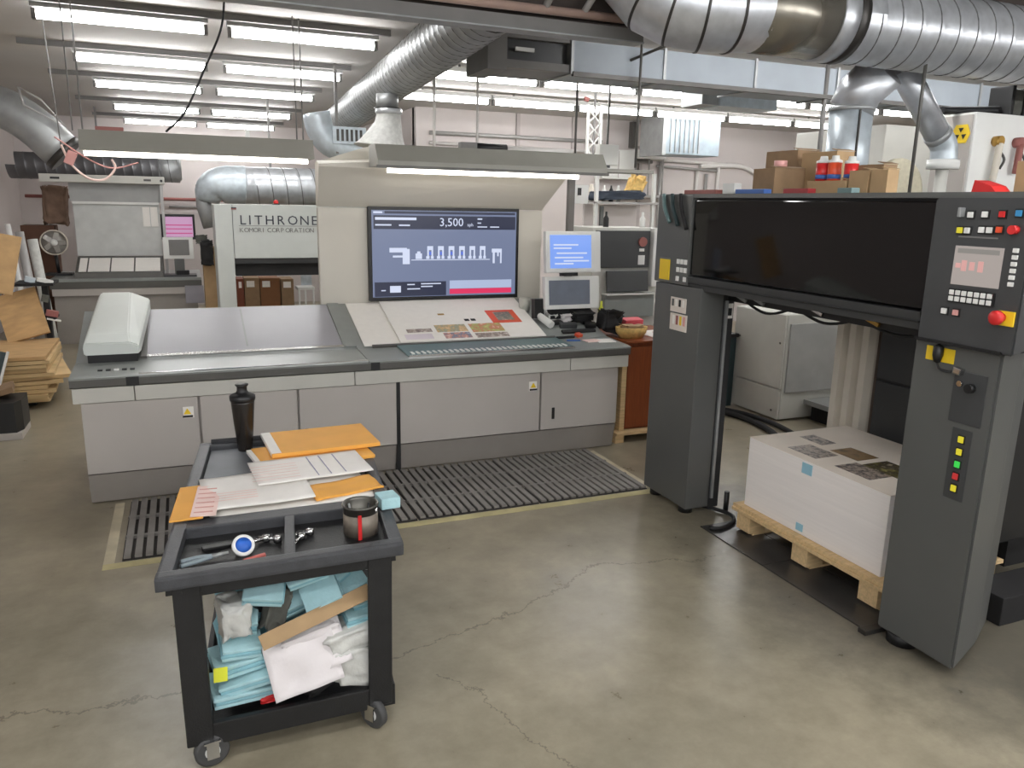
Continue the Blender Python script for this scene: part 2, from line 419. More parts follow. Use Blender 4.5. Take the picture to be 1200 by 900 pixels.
struct('wall_right', box(B(), 12.8, 13, -4, 12.1, 0, 4.4), M_wall)
# pilasters on the far right wall
for i, x in enumerate((5.05, 6.05, 7.35)):
    struct('trim_%d' % (i + 1), box(B(), x, x + 0.06, 12.06, 12.1, 0, CZ), M_block)
# ------------------------------------------------------------------ fluorescent lights
def make_light(loc, L=1.22, label='', group='', top=None):
    x, y, z = loc
    t = thing('fluorescent_light', label, 'light', (x, y, z), group)
    obj('housing', prism(B(), [(y - .06, z + .042), (y - .04, z + .09), (y + .04, z + .09), (y + .06, z + .042), (y + .03, z + .034), (y - .03, z + .034)], x, x + L, 'X'), M_fix, t)
    obj('tube', tube(B(), [(x + .03, y, z), (x + L - .03, y, z)], 0.032, 10), M_tube, t)  # radius widened, so the tube's bloom is part of its shape
    for e in (x + .005, x + L - .035): obj('socket', box(B(), e, e + .03, y - .034, y + .034, z - .036, z + .04), M_sock, t)
    obj('hanger', box(B(), x + .3, x + .32, y - .01, y + .01, z + .09, top or CZ), M_rail, t)
    return t
TZ = 3.40
proto = None
def light_at(x, y, label, group):
    global proto
    if proto is None:
        proto = make_light((x, y, TZ), label=label, group=group); return proto
    c = dup(proto, (x, y, TZ)); c['label'] = label; c['group'] = group; return c
ORDN = ['nearest', 'second nearest', 'third', 'fourth', 'farthest']
for i, (y, x0) in enumerate(((7.1, -0.92), (9.05, -0.86), (11.0, -0.86), (13.6, -0.83), (16.0, -0.83))):
    for k in range(2):
        light_at(x0 + k * 1.36, y, 'glowing ceiling tube, %s half of the %s row left of the spiral duct' % (('left', 'right')[k], ORDN[i]), 'fluorescent tubes in the left ceiling rows')
for r, (y, x0, n) in enumerate(((8.3, 2.5, 6), (10.1, 2.62, 6))):
    for k in range(n):
        light_at(x0 + k * 1.25, y, 'glowing ceiling tube, number %s from left in the %s row over the far wall' % (('one', 'two', 'three', 'four', 'five', 'six')[k], ('nearer', 'farther')[r]), 'fluorescent tubes in the right ceiling rows')
for k in range(4):  # hidden row, added to brighten the rectangular trunk
    light_at(3.4 + k * 1.25, 4.92, 'added unseen tube behind the large round duct, number %s from left' % ('one', 'two', 'three', 'four')[k], 'added unseen tubes behind the large duct')
# unseen rows over the photographer, same fittings, added for even front light
front = None
WORDS = ('one', 'two', 'three', 'four', 'five', 'six', 'seven', 'eight')
for r, y in enumerate((-3.0, -1.4, 0.2, 1.8)):
    for k, x in enumerate((-2.6, -1.2, 0.2, 1.6, 3.0, 4.4, 5.8, 7.2)):
        lab = 'added unseen tube light over the open front floor, row %s, place %s from left' % (WORDS[r], WORDS[k])
        if front is None: front = make_light((x, y, 3.0), label=lab, group='added unseen tubes over the front floor', top=4.4)
        else:
            c = dup(front, (x, y, 3.0)); c['label'] = lab
for y, x0, x1 in ((7.0, -1.4, 1.75), (8.95, -1.3, 1.8), (10.9, -1.3, 1.8), (13.5, -1.3, 1.9), (15.9, -1.3, 1.9)):
    one('ceiling_rail', box(B(), x0, x1, y - 0.02, y + 0.02, CZ - 0.05, CZ), M_rail, 'grey mounting rail along the ceiling beside the tube row at %s' % {7.0: 'front', 8.95: 'second place', 10.9: 'third place', 13.5: 'fourth place', 15.9: 'the far end'}[y], 'rail', 'ceiling rails by the tube rows')

# ================================================================== PRESS CONSOLE
con = thing('press_console', 'long light grey press control console with slanted desk and dark lip', 'console', (1.35, 6.4, 0))
bx('cabinet_body', M_con, -0.70, 3.42, 5.83, 6.98, 0.12, 0.76, con)
bx('end_panel', M_con, -0.715, -0.70, 5.85, 6.95, 0.1, 0.74, con)
obj('plinth', prism(B(), [(5.845, 0.012), (5.80, 0.225), (6.9, 0.225), (6.9, 0.012)], -0.71, 3.43, 'X'), M_kick, con)
SEAM = [-0.71, 0.027, 0.71, 1.468, 2.69, 3.43]
for i in range(5):
    a, b_ = SEAM[i] + (0.008 if i else 0), SEAM[i + 1] - (0.008 if i < 4 else 0)
    d = obj('door', box(B(), a, b_, 5.79, 5.83, 0.235, 0.735, 0.006), M_con, con)
    if i in (0, 3):
        wl = obj('warning_label', box(B(), b_ - 0.10, b_ - 0.03, 5.787, 5.79, 0.585, 0.665), M_paper, d, 'cream warning label with yellow triangle and black bar')
    if i == 4:
        obj('handle', box(B(), a + 0.10, a + 0.125, 5.78, 5.79, 0.325, 0.425, 0.004), M_black, d, 'black slot handle')
    if i == 2:
        obj('latch', box(B(), a + 0.035, a + 0.06, 5.785, 5.79, 0.385, 0.43), M_lip, d)
for a, b_ in ((SEAM[1] - .12, SEAM[1] - .04), (SEAM[4] - .11, SEAM[4] - .03)):
    obj('warning_triangle', prism(B(), [(a + .015, .612), (a + .065, .612), (a + .04, .655)], 5.784, 5.787, 'Y'), M_yel, con)
    obj('label_bar', box(B(), a + .008, a + .075, 5.783, 5.787, .588, .603), M_black, con)
obj('centre_gap', box(B(), 1.453, 1.483, 5.786, 5.84, 0.0, 0.738), M_black, con)
AP = [-0.755, -0.375, 1.13, 2.95, 3.515]
for i in range(4):
    obj('apron_panel', box(B(), AP[i] + .003, AP[i + 1] - .003, 5.765, 5.85, 0.742, 0.845, 0.006), M_conL, con)
obj('apron_backing', box(B(), -0.745, 3.505, 5.8, 6.95, 0.745, 0.85), M_kick, con)
obj('lip', prism(B(), [(5.757, 0.85), (5.75, 0.858), (5.75, 0.905), (5.80, 0.905), (5.80, 0.85)], -0.76, 3.52, 'X'), M_lip, con)
obj('lip_joint', box(B(), -0.42, -0.34, 5.747, 5.75, 0.852, 0.912), M_black, con)
obj('lip_joint', box(B(), 1.25, 1.32, 5.747, 5.75, 0.852, 0.912), M_black, con)
# table top: flat front strip then the slanted desk
top_prof = [(5.75, 0.905), (5.745, 0.918), (5.76, 0.925), (6.18, 0.943), (7.0, 1.205), (7.0, 0.86), (5.8, 0.86)]
obj('table_top', prism(B(), top_prof, -0.76, 1.235, 'X'), M_top, con)
obj('table_top', prism(B(), top_prof, 1.24, 3.52, 'X'), M_top, con)
def on_desk(x, y, lift=0.0):
    s = (1.205 - 0.943) / (7.0 - 6.18); return (x, y - lift * 0.3, 0.943 + (y - 6.18) * s + lift)
SL = math.degrees(math.atan2(1.205 - 0.943, 0.82))
def desk_slab(x0, x1, y0, y1, lift0, lift1):
    bm = B()
    a = [on_desk(x0, y0, lift0), on_desk(x1, y0, lift0), on_desk(x1, y1, lift0), on_desk(x0, y1, lift0)]
    c = [on_desk(x0, y0, lift1), on_desk(x1, y0, lift1), on_desk(x1, y1, lift1), on_desk(x0, y1, lift1)]
    v = [bm.verts.new(p) for p in a + c]
    for f in ((3, 2, 1, 0), (4, 5, 6, 7), (0, 1, 5, 4), (1, 2, 6, 5), (2, 3, 7, 6), (3, 0, 4, 7)): bm.faces.new([v[i] for i in f])
    return bm
obj('viewing_plate', desk_slab(-0.34, 1.13, 6.24, 6.97, 0.0, 0.008), M_plate, con)
obj('plate_rail', desk_slab(-0.34, 1.15, 6.205, 6.235, 0.0, 0.014), M_chrome, con)
obj('plate_frame', desk_slab(1.135, 1.235, 6.205, 6.99, 0.0, 0.014), M_top, con)
obj('plate_divider', desk_slab(0.40, 0.415, 6.3, 6.95, 0.006, 0.0095), M_top, con)  # darker strip painting a rod's reflection on the viewing plate
obj('front_trim', box(B(), -0.34, 1.235, 5.765, 5.785, 0.924, 0.932), M_chrome, con)
for k in range(5): obj('button', box(B(), -0.60 + k * 0.05, -0.57 + k * 0.05, 5.90, 5.93, 0.928, 0.94), M_btnw if k == 2 else M_black, con)
# scanner head: long white hood lying over the left end of the desk
sc = thing('scanning_head', 'white hooded scanning head lying at left end of console desk', 'scanner', (-0.5, 6.6, 0.94))
bm = B()
ring0 = [(-0.70, 6.14, 1.0), (-0.345, 6.14, 1.0), (-0.345, 6.14, 1.062), (-0.40, 6.13, 1.085), (-0.69, 6.13, 1.085), (-0.705, 6.14, 1.06)]
ring1 = [(-0.69, 6.22, 1.0), (-0.335, 6.22, 1.0), (-0.335, 6.22, 1.10), (-0.41, 6.22, 1.145), (-0.67, 6.22, 1.145), (-0.695, 6.22, 1.10)]
ring2 = [(-0.66, 6.99, 1.2), (-0.28, 6.99, 1.2), (-0.28, 6.99, 1.295), (-0.42, 6.99, 1.355), (-0.625, 6.99, 1.355), (-0.655, 6.99, 1.31)]
vs = [[bm.verts.new(p) for p in r] for r in (ring0, ring1, ring2)]
for a, b_ in zip(vs, vs[1:]):
    for k in range(6): bm.faces.new((a[k], a[(k + 1) % 6], b_[(k + 1) % 6], b_[k]))
bm.faces.new(vs[0]); bm.faces.new(vs[2]); bmesh.ops.recalc_face_normals(bm, faces=bm.faces[:])
bmesh.ops.bevel(bm, geom=list(bm.edges), offset=0.008, segments=2, affect='EDGES')
obj('cover', bm, M_scan, sc)
obj('base', prism(B(), [(6.16, 0.94), (6.155, 1.01), (6.3, 1.06), (6.97, 1.24), (6.97, 1.2), (6.3, 0.97)], -0.68, -0.36, 'X'), M_black, sc)
obj('guide_rail', desk_slab(-0.345, -0.30, 6.2, 6.98, 0.0, 0.02), M_lip, sc)
# ink-key strip
ks = obj('ink_key_strip', prism(B(), [(5.80, 0.926), (5.80, 0.937), (6.17, 0.958), (6.17, 0.93)], 1.56, 3.0, 'X'), M_teal, con)
for k in range(30):
    x = 1.60 + k * 0.046; obj('key', box(B(), x, x + 0.02, 5.845, 5.93, 0.937, 0.9475), M_btnw, ks)
obj('strip_edge', box(B(), 1.56, 3.0, 5.79, 5.805, 0.926, 0.941), M_chrome, ks)
obj('sheet_stop', desk_slab(1.36, 3.0, 6.175, 6.2, 0.0, 0.02), M_lip, con)

# ------------------------------------------------------------------ printed sheets on the desk
pA = thing('press_sheet', 'blank cream press sheet lying at left side of slanted desk', 'paper', on_desk(1.8, 6.5, .01), 'press sheets on the desk')
obj('paper_sheet', desk_slab(1.30, 2.35, 6.205, 6.99, 0.003, 0.008), M_paper, pA)
pB = thing('press_sheet', 'printed press sheet with red framed picture and colour panels on slanted desk', 'paper', on_desk(2.2, 6.5, .02), 'press sheets on the desk')
obj('paper_sheet', desk_slab(1.60, 2.92, 6.205, 6.985, 0.010, 0.026), M_paper, pB)
PRD = [print_mat('print_grey', [(240, 232, 224), (176, 160, 148), (120, 100, 92), (244, 236, 228)], 18),
       print_mat('print_warm', [(238, 214, 170), (212, 176, 120), (150, 156, 130), (240, 226, 200)], 14),
       print_mat('print_green', [(228, 212, 130), (176, 184, 104), (206, 120, 86), (240, 230, 200)], 14),
       print_mat('print_strip', [(190, 196, 206), (110, 120, 140), (214, 150, 130), (236, 230, 226)], 22),
       print_mat('print_photo', [(226, 200, 180), (150, 140, 120), (90, 100, 96), (214, 170, 140)], 14)]
def printed(x0, x1, y0, y1, m, l=0.0262, name='print_panel'): obj(name, desk_slab(x0, x1, y0, y1, l, l + 0.0006), m, pB)
printed(1.70, 1.92, 6.36, 6.42, PRD[0]); printed(1.66, 1.9, 6.24, 6.33, mat('print_pale', (226, 216, 222), 0.6))
printed(1.96, 2.24, 6.345, 6.475, PRD[1]); printed(2.0, 2.24, 6.23, 6.33, PRD[3])
printed(2.275, 2.575, 6.32, 6.475, PRD[2]); printed(2.28, 2.58, 6.22, 6.30, PRD[0])
printed(2.52, 2.80, 6.47, 6.72, M_redo, name='picture_frame_print'); printed(2.585, 2.745, 6.52, 6.68, PRD[4], 0.027, 'picture_print')
for x in (2.27, 2.33): printed(x, x + .045, 6.53, 6.57, M_blackm)
printed(2.06, 2.12, 6.66, 6.69, M_brass)

# ------------------------------------------------------------------ display hood with the big screen
hd = thing('display_hood', 'tall beige panel with projecting lamp hood behind the console desk', 'hood', (2.2, 7.05, 0))
obj('back_panel', box(B(), 1.09, 3.22, 7.01, 7.08, 0.3, 2.045, 0.008), M_hood, hd)
obj('upper_panel', prism(B(), [(1.09, 2.05), (3.22, 2.05), (3.26, 2.40), (3.2, 2.56), (1.52, 2.56), (1.09, 2.42)], 6.985, 7.08, 'Y'), M_hood, hd)
# sloping visor from the panel out to the lamp box
bm = B(); v = [bm.verts.new(p) for p in ((1.09, 6.985, 2.05), (3.2, 6.985, 2.05), (3.28, 6.60, 2.36), (1.05, 6.62, 2.37), (1.09, 6.985, 2.43), (3.2, 6.985, 2.55), (3.28, 6.60, 2.54), (1.05, 6.62, 2.39))]
for f in ((0, 1, 2, 3), (7, 6, 5, 4), (0, 3, 7, 4), (1, 5, 6, 2), (3, 2, 6, 7), (0, 4, 5, 1)): bm.faces.new([v[i] for i in f])
bmesh.ops.recalc_face_normals(bm, faces=bm.faces[:])
obj('visor', bm, M_hood, hd)
obj('lamp_box', prism(B(), [(6.30, 2.375), (6.30, 2.42), (6.40, 2.55), (6.62, 2.55), (6.62, 2.375)], 1.46, 3.52, 'X'), M_hood2, hd)
obj('lamp_edge', box(B(), 1.45, 3.53, 6.29, 6.32, 2.362, 2.385), M_lip, hd)
obj('lamp_tube', tube(B(), [(1.56, 6.40, 2.35), (3.28, 6.40, 2.35)], 0.022, 10), emit('hood_tube', (255, 248, 236), 6.0), hd)
obj('lamp_tray', prism(B(), [(6.38, 2.40), (6.38, 2.43), (6.6, 2.43), (6.6, 2.40)], 3.53, 4.05, 'X'), M_hood2, hd)
obj('support_post', box(B(), 3.50, 3.56, 7.0, 7.06, 0.0, 2.38), mat('post_grey', (110, 106, 102), 0.5), hd)

mo = thing('wall_display', 'large flat wall display with grey-blue press diagram above the console', 'display', (2.23, 7.0, 1.22))
obj('bezel', box(B(), 1.515, 2.955, 6.955, 7.008, 1.225, 2.06, 0.006), M_black, mo)
scn = obj('screen', box(B(), 1.545, 2.925, 6.95, 6.956, 1.26, 2.03), M_scr, mo)
def scr(name, m, rects, y=6.9475):
    bm = B()
    for x0, x1, z0, z1 in rects: box(bm, x0, x1, y, y + 0.0015, z0, z1)
    return obj(name, bm, m, scn)
scr('dark_header', M_scrd, [(1.56, 2.915, 1.865, 1.985), (1.56, 2.23, 1.265, 1.395)])
scr('title_strip', M_scrd, [(1.66, 2.91, 2.0, 2.022)])
scr('status_panel', M_scrl, [(2.265, 2.885, 1.325, 1.40)])
scr('alarm_panel', M_scrr, [(2.265, 2.885, 1.275, 1.322)])
LW = [(1.575, 1.95, 1.945, 1.968), (1.575, 1.72, 1.895, 1.908), (1.79, 1.89, 1.893, 1.906), (2.535, 2.58, 1.955, 1.968), (2.535, 2.57, 1.92, 1.93), (2.535, 2.63, 1.885, 1.895), (2.66, 2.75, 1.885, 1.895),
      (1.70, 1.80, 1.30, 1.36), (1.62, 1.66, 1.315, 1.325), (1.86, 1.93, 1.365, 1.375), (1.86, 1.98, 1.325, 1.335), (1.99, 2.18, 1.37, 1.38), (1.99, 2.1, 1.345, 1.355), (1.56, 1.64, 2.003, 2.018)]
scr('white_readouts', M_scrw, LW, 6.946)
# side-view drawing of the press
dr = [(1.70, 1.86, 1.66, 1.70), (1.73, 1.82, 1.615, 1.632), (1.82, 1.885, 1.555, 1.69), (1.94, 2.0, 1.60, 1.65), (1.955, 1.985, 1.65, 1.668)]
for k in range(6):
    x = 2.05 + k * 0.102; dr += [(x, x + .015, 1.60, 1.70), (x + .04, x + .055, 1.60, 1.70), (x, x + .055, 1.68, 1.715), (x - .01, x + .02, 1.60, 1.625), (x + .035, x + .06, 1.60, 1.625)]
dr += [(2.68, 2.78, 1.655, 1.69), (2.69, 2.71, 1.555, 1.66), (2.735, 2.75, 1.62, 1.66), (2.765, 2.78, 1.555, 1.66), (1.9, 2.66, 1.588, 1.595)]
scr('press_diagram', M_scrw, dr, 6.946)
scr('unit_marks', emit('screen_mark_blue', (84, 108, 200), 0.9), [(2.068 + k * .102, 2.088 + k * .102, 1.635, 1.665) for k in range(4)], 6.945)
bm = B(); text(bm, '3,500', face_mt((2.165, 6.9462, 1.895), (1, 0, 0), (0, 0, 1)), 0.105)
text(bm, 'sph', face_mt((2.435, 6.9462, 1.895), (1, 0, 0), (0, 0, 1)), 0.042)
obj('speed_reading', bm, M_scrw, scn)

# ------------------------------------------------------------------ two operator touch screens
def touch(z0, z1, scrm, name, label, tilt):
    t = thing(name, label, 'monitor', (3.3, 6.5, z0))
    mt = Matrix.Translation((3.30, 6.46, z0)) @ Euler((math.radians(-tilt), 0, 0)).to_matrix().to_4x4()
    h = z1 - z0
    obj('case', box(B(), -0.275, 0.285, 0.0, 0.06, 0, h, 0.012, mt), M_white, t)
    s = obj('screen', box(B(), -0.235, 0.185, -0.003, 0.0, 0.04, h - 0.035, 0, mt), scrm, t)
    bm = B(); box(bm, -0.2, 0.25, 0.06, 0.12, 0.03, h - 0.03, 0.01, mt); obj('rear_housing', bm, M_black, t)
    return t, s, mt, h
t1, s1, mt1, h1 = touch(1.50, 1.875, M_scrb, 'touch_monitor', 'white framed touch monitor with bright blue screen, upper of two on console', 6)
bm = B()
for a, c, d in ((-.2, .05, .245), (-.2, -.02, .215), (-.17, .14, .17), (-.19, .1, .13), (-.1, .16, .1), (-.19, .0, .075)): box(bm, a, c, -0.0045, -0.003, d, d + 0.013, 0, mt1)
obj('screen_lines', bm, M_scrw, s1)
m_off = mat('unlit_screen', (120, 126, 138), 0.12, var=0.3, scale=2)
t2, s2, mt2, h2 = touch(1.165, 1.465, m_off, 'touch_monitor', 'white framed touch monitor with dull grey screen, lower of two on console', 6)
obj('stand_bar', box(B(), -0.12, 0.04, -0.01, 0.05, -0.03, 0.0, 0, mt1), M_black, t1)
obj('stand_leg', box(B(), -0.2, 0.22, 0.05, 0.12, -0.09, 0.02, 0, mt2), M_black, t2)
obj('monitor_arm', box(B(), -0.36, -0.27, 0.04, 0.12, -0.08, 0.1, 0, mt2), M_black, t2)

# ================================================================== DELIVERY END OF THE PRESS
dl = thing('press_delivery', 'dark grey press delivery arch with smoked glass front and two towers', 'printing press', (3.4, 3.5, 0))
FX = 3.11
obj('far_tower', box(B(), FX, 3.30, 4.25, 4.79, 0.045, 1.585, 0.012), M_dk, dl)
obj('far_inner_post', box(B(), 3.31, 3.40, 4.27, 4.42, 0.03, 1.56), M_dk3, dl)
obj('far_post_trim', box(B(), 3.325, 3.345, 4.255, 4.27, 0.1, 1.5), M_steeld, dl)
obj('far_foot', tube(B(), [(3.17, 4.33, 0.0), (3.17, 4.33, 0.05)], 0.05, 14), M_black, dl)
obj('far_foot', tube(B(), [(3.17, 4.7, 0.0), (3.17, 4.7, 0.05)], 0.05, 14), M_black, dl)
bm = prism(B(), [(FX + .015, 2.60), (FX + .015, 2.165), (3.44, 2.29), (3.69, 2.42), (3.69, 2.60)], 0.05, 1.535, 'Z')
bmesh.ops.bevel(bm, geom=list(bm.edges), offset=0.012, segments=2, affect='EDGES'); nt_ = obj('near_tower', bm, M_dk, dl)
obj('near_foot', tube(B(), [(3.2, 2.5, 0.0), (3.2, 2.5, 0.055)], 0.075, 16), M_black, dl)
obj('near_foot', tube(B(), [(3.5, 2.45, 0.0), (3.5, 2.45, 0.055)], 0.075, 16), M_black, dl)
# upper housing
obj('far_head_panel', box(B(), FX - .01, 3.9, 4.405, 4.80, 1.59, 2.185, 0.01), M_dk, dl)
obj('upper_housing', box(B(), FX + .05, 5.2, 2.57, 4.41, 1.66, 2.17), M_dk3, dl)
obj('top_cover', prism(B(), [(FX, 4.80), (FX, 2.13), (3.44, 2.24), (3.69, 2.38), (5.2, 2.58), (5.2, 4.80)], 2.165, 2.19, 'Z'), M_dk, dl)
gl = obj('smoked_window', box(B(), FX + .01, FX + .05, 2.575, 4.40, 1.665, 2.15, 0.006), M_glass, dl)
obj('lower_beam', prism(B(), [(FX - .01, 1.655), (FX + .02, 1.57), (3.6, 1.57), (3.6, 1.66)], 2.575, 4.41, 'Y'), M_dk2, dl)
obj('beam_groove', box(B(), FX - .002, FX + .01, 2.58, 4.40, 1.605, 1.612), M_black, dl)
obj('pile_rail', box(B(), 3.35, 3.45, 2.6, 4.3, 1.50, 1.56), M_black, dl)
obj('pile_rail', box(B(), 4.05, 4.12, 2.6, 4.3, 1.44, 1.52), M_black, dl)
for y, m in ((3.05, M_brass), (3.45, M_chrome), (3.95, M_steeld), (4.12, M_steeld)):
    obj('rail_clip', obox(B(), (3.34, y, 1.535), (0.03, 0.09, 0.022), (20, 0, 8), 0.004), m, dl)
for i in range(3):
    obj('cable', tube(B(), curve([(3.42, 2.7 + i * .5, 1.52), (3.40, 2.95 + i * .5, 1.475 - .01 * i), (3.42, 3.25 + i * .5, 1.53)], 6), 0.009, 6), M_cable, dl)
# big control panel on the near tower
bm = prism(B(), [(FX - .025, 2.56), (FX - .025, 2.10), (3.44, 2.22), (3.69, 2.36), (3.69, 2.56)], 1.535, 2.165, 'Z')
bmesh.ops.bevel(bm, geom=list(bm.edges), offset=0.008, segments=2, affect='EDGES'); cp = obj('control_panel', bm, M_dk2, dl)
PX = FX - .025
def pbox(name, y0, y1, z0, z1, m, proud=0.008, bev=0.003, lab=None, par=None): return obj(name, box(B(), PX - proud, PX + .002, min(y0, y1), max(y0, y1), z0, z1, bev), m, par or cp, lab)
def btn(y, z, m, s=0.024, frame=True):
    if frame: pbox('button_frame', y - s / 2 - .006, y + s / 2 + .006, z - s / 2 - .006, z + s / 2 + .006, M_black, 0.004, 0)
    pbox('push_button', y - s / 2, y + s / 2, z - s / 2, z + s / 2, m, 0.012)
for y, z, m in ((2.375, 2.095, M_btnw), (2.31, 2.098, M_btnw), (2.235, 2.10, M_red), (2.165, 2.105, M_btnb), (2.415, 2.03, M_btny), (2.38, 2.03, M_btnw), (2.315, 2.035, M_btnw), (2.28, 2.035, M_btnw), (2.238, 2.038, M_redo)): btn(y, z, m)
obj('stop_knob', tube(B(), [(PX, 2.17, 2.04), (PX - .03, 2.17, 2.04)], 0.018, 14), M_red, cp)
obj('key_switch', box(B(), PX - .03, PX, 2.405, 2.42, 2.085, 2.125, 0.004), M_steeld, cp)
pbox('legend_row', 2.24, 2.42, 2.0, 2.006, M_rail, 0.002, 0)
ls = pbox('panel_screen', 2.205, 2.425, 1.80, 1.965, M_lcd, 0.004, 0)
for y, z0, z1 in ((2.40, 1.872, 1.892), (2.372, 1.86, 1.905), (2.335, 1.865, 1.9), (2.295, 1.86, 1.905)): obj('screen_digits', box(B(), PX - .006, PX - .004, y - .012, y + .012, z0, z1), M_lcdt, ls)
obj('screen_header', box(B(), PX - .006, PX - .004, 2.22, 2.41, 1.935, 1.955), emit('lcd_header', (160, 156, 150), 0.5), ls)
for k in range(6): pbox('soft_key', 2.143, 2.166, 1.815 + k * .027, 1.833 + k * .027, M_btnw, 0.008)
pbox('key_block', 2.212, 2.428, 1.722, 1.782, M_black, 0.004, 0)
for k in range(7):
    for j in range(2): pbox('key', 2.401 - k * .0295, 2.422 - k * .0295, 1.728 + j * .027, 1.749 + j * .027, M_btnw, 0.009)
btn(2.435, 1.68, M_btnw); btn(2.378, 1.68, M_pink)
pbox('stop_plate', 2.115, 2.185, 1.655, 1.715, M_yel, 0.008, 0.002, 'yellow plate behind red stop button')
obj('emergency_stop', lathe(B(), [(0.0, 0), (0.018, 0), (0.018, 0.02), (0.03, 0.028), (0.03, 0.045), (0.02, 0.052), (0.0, 0.053)], seg=18, mt=Matrix.Translation((PX - .006, 2.165, 1.688)) @ Euler((0, math.radians(-90), 0)).to_matrix().to_4x4()), M_red, cp, 'red mushroom stop button')
obj('panel_sill', box(B(), PX - .006, 3.3, 2.15, 2.57, 1.533, 1.546), M_black, cp)
# fittings on the near tower
TX = FX + .015
def tb(name, y0, y1, z0, z1, m, proud=0.006, lab=None): return obj(name, box(B(), TX - proud, TX + .003, min(y0, y1), max(y0, y1), z0, z1, 0.002), m, nt_, lab)
tb('yellow_label', 2.385, 2.53, 1.445, 1.51, M_yel, 0.003, 'yellow warning label with black cable end over it')
obj('plug', lathe(B(), [(0.0, 0), (0.014, 0.0), (0.022, 0.03), (0.022, 0.07), (0.0, 0.085)], seg=14, mt=Matrix.Translation((TX - .02, 2.455, 1.445))), M_black, nt_)
obj('plug_cable', tube(B(), curve([(TX - .02, 2.455, 1.445), (TX - .03, 2.43, 1.42), (TX - .03, 2.39, 1.415), (TX - .015, 2.36, 1.42), (TX, 2.35, 1.43)], 5), 0.006, 6), M_cable, nt_)
obj('connector', obox(B(), (TX - .015, 2.345, 1.425), (.03, .04, .03), (10, 0, 0), .006), M_chrome, nt_)
tb('recessed_panel', 2.215, 2.37, 1.195, 1.425, M_dk2, 0.004)
obj('key_lock', tube(B(), [(TX - .004, 2.335, 1.37), (TX - .016, 2.335, 1.37)], 0.013, 12), M_chrome, nt_)
obj('selector_knob', tube(B(), [(TX - .004, 2.28, 1.36), (TX - .03, 2.28, 1.36)], 0.02, 14), M_black, nt_)
tb('indicator_strip', 2.245, 2.34, 0.845, 1.17, M_dk2, 0.004)
for z, m in ((1.125, M_btny), (1.068, M_btny), (1.010, M_btng), (0.954, M_btnr), (0.898, M_btny)):
    tb('lamp_frame', 2.273, 2.309, z - .02, z + .02, M_black, 0.006); tb('indicator_lamp', 2.279, 2.303, z - .014, z + .014, m, 0.012)
# fittings on the far head
HX = FX - .01
def hb(name, y0, y1, z0, z1, m, lab=None, x=HX): return obj(name, box(B(), x - .006, x + .002, min(y0, y1), max(y0, y1), z0, z1, 0.0015), m, dl, lab)
hb('warning_label', 4.61, 4.73, 1.61, 1.75, M_yel, 'yellow warning label'); hb('label_border', 4.61, 4.73, 1.752, 1.762, M_rail)
for j, z in enumerate((1.63, 1.69, 1.745)):
    for k in range(3):
        if (j, k) == (0, 1): continue
        hb('white_key', 4.40 + .012 + k * .042, 4.40 + .042 + k * .042, z - .016, z + .016, M_btnw)
for k in range(3): obj('hanging_strap', tube(B(), curve([(HX - .012, 4.72 - k * .1, 2.19), (HX - .02, 4.69 - k * .1, 2.1), (HX - .012, 4.63 - k * .1, 2.0 - .02 * k)], 4), 0.014, 6), (M_teal, M_greenbin, M_blackm)[k], dl)
for z0, z1, y0, y1 in ((1.40, 1.50, 4.40, 4.58), (1.275, 1.39, 4.38, 4.575)):
    st_ = hb('safety_sticker', y0, y1, z0, z1, mat('sticker_cream', (226, 216, 206), .6), 'pale safety sticker with small pictures', FX)
    for k in range(4):
        obj('sticker_mark', box(B(), FX - .0075, FX - .006, y0 + .016 + k * .041, y0 + .040 + k * .041, z0 + .04, z1 - .012), (M_paper, M_blackm, M_paper, M_dk)[k] if z0 > 1.3 else (M_pink, M_yel, M_redpipe, M_paper)[k], st_)
obj('post_label', box(B(), 3.335, 3.39, 4.262, 4.268, 1.38, 1.48), M_paper, dl); obj('post_label_mark', box(B(), 3.348, 3.378, 4.258, 4.262, 1.40, 1.45), M_blackm, dl)

# press units behind the pile
pu = thing('press_unit', 'charcoal side frame of the press behind the paper pile', 'printing press', (5, 3.3, 0))
obj('side_frame', box(B(), 4.32, 7.5, 2.80, 3.86, 0.26, 1.6, 0.01), M_dk3, pu)
obj('frame_base', box(B(), 4.5, 7.5, 2.9, 3.8, 0.0, 0.26), M_blackm, pu)
obj('front_panel', box(B(), 4.30, 4.32, 3.0, 3.84, 0.35, 0.98, 0.006), M_dk2, pu); obj('front_panel', box(B(), 4.30, 4.32, 3.0, 3.84, 1.0, 1.55, 0.006), M_dk2, pu)
obj('foot_plate', box(B(), 3.80, 4.6, 2.42, 2.64, 0.0, 0.16, 0.01), M_blackm, pu)
obj('pipe_rail', tube(B(), [(3.98, 2.79, 0.83), (5.5, 2.79, 0.83)], 0.012, 8), M_steeld, pu)
obj('side_guard', box(B(), 3.96, 5.6, 2.70, 2.78, 0.30, 1.6, 0.01), M_black, pu)
bw = thing('bellows_column', 'cream ribbed bellows column standing behind the paper pile', 'column', (4.45, 4.05, 0))
for k in range(3):
    obj('fold', prism(B(), [(4.31, 3.887 + k * .115), (4.26, 3.905 + k * .115), (4.26, 3.96 + k * .115), (4.31, 3.978 + k * .115), (4.5, 3.978 + k * .115), (4.5, 3.887 + k * .115)], 0.0, 1.5, 'Z'), M_beig, bw)
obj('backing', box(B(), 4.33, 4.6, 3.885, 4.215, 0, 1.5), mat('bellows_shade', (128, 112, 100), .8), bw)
wb = thing('white_press_cabinet', 'off-white press cabinet with panel joint seen through the delivery arch', 'cabinet', (5.8, 6.4, 0))
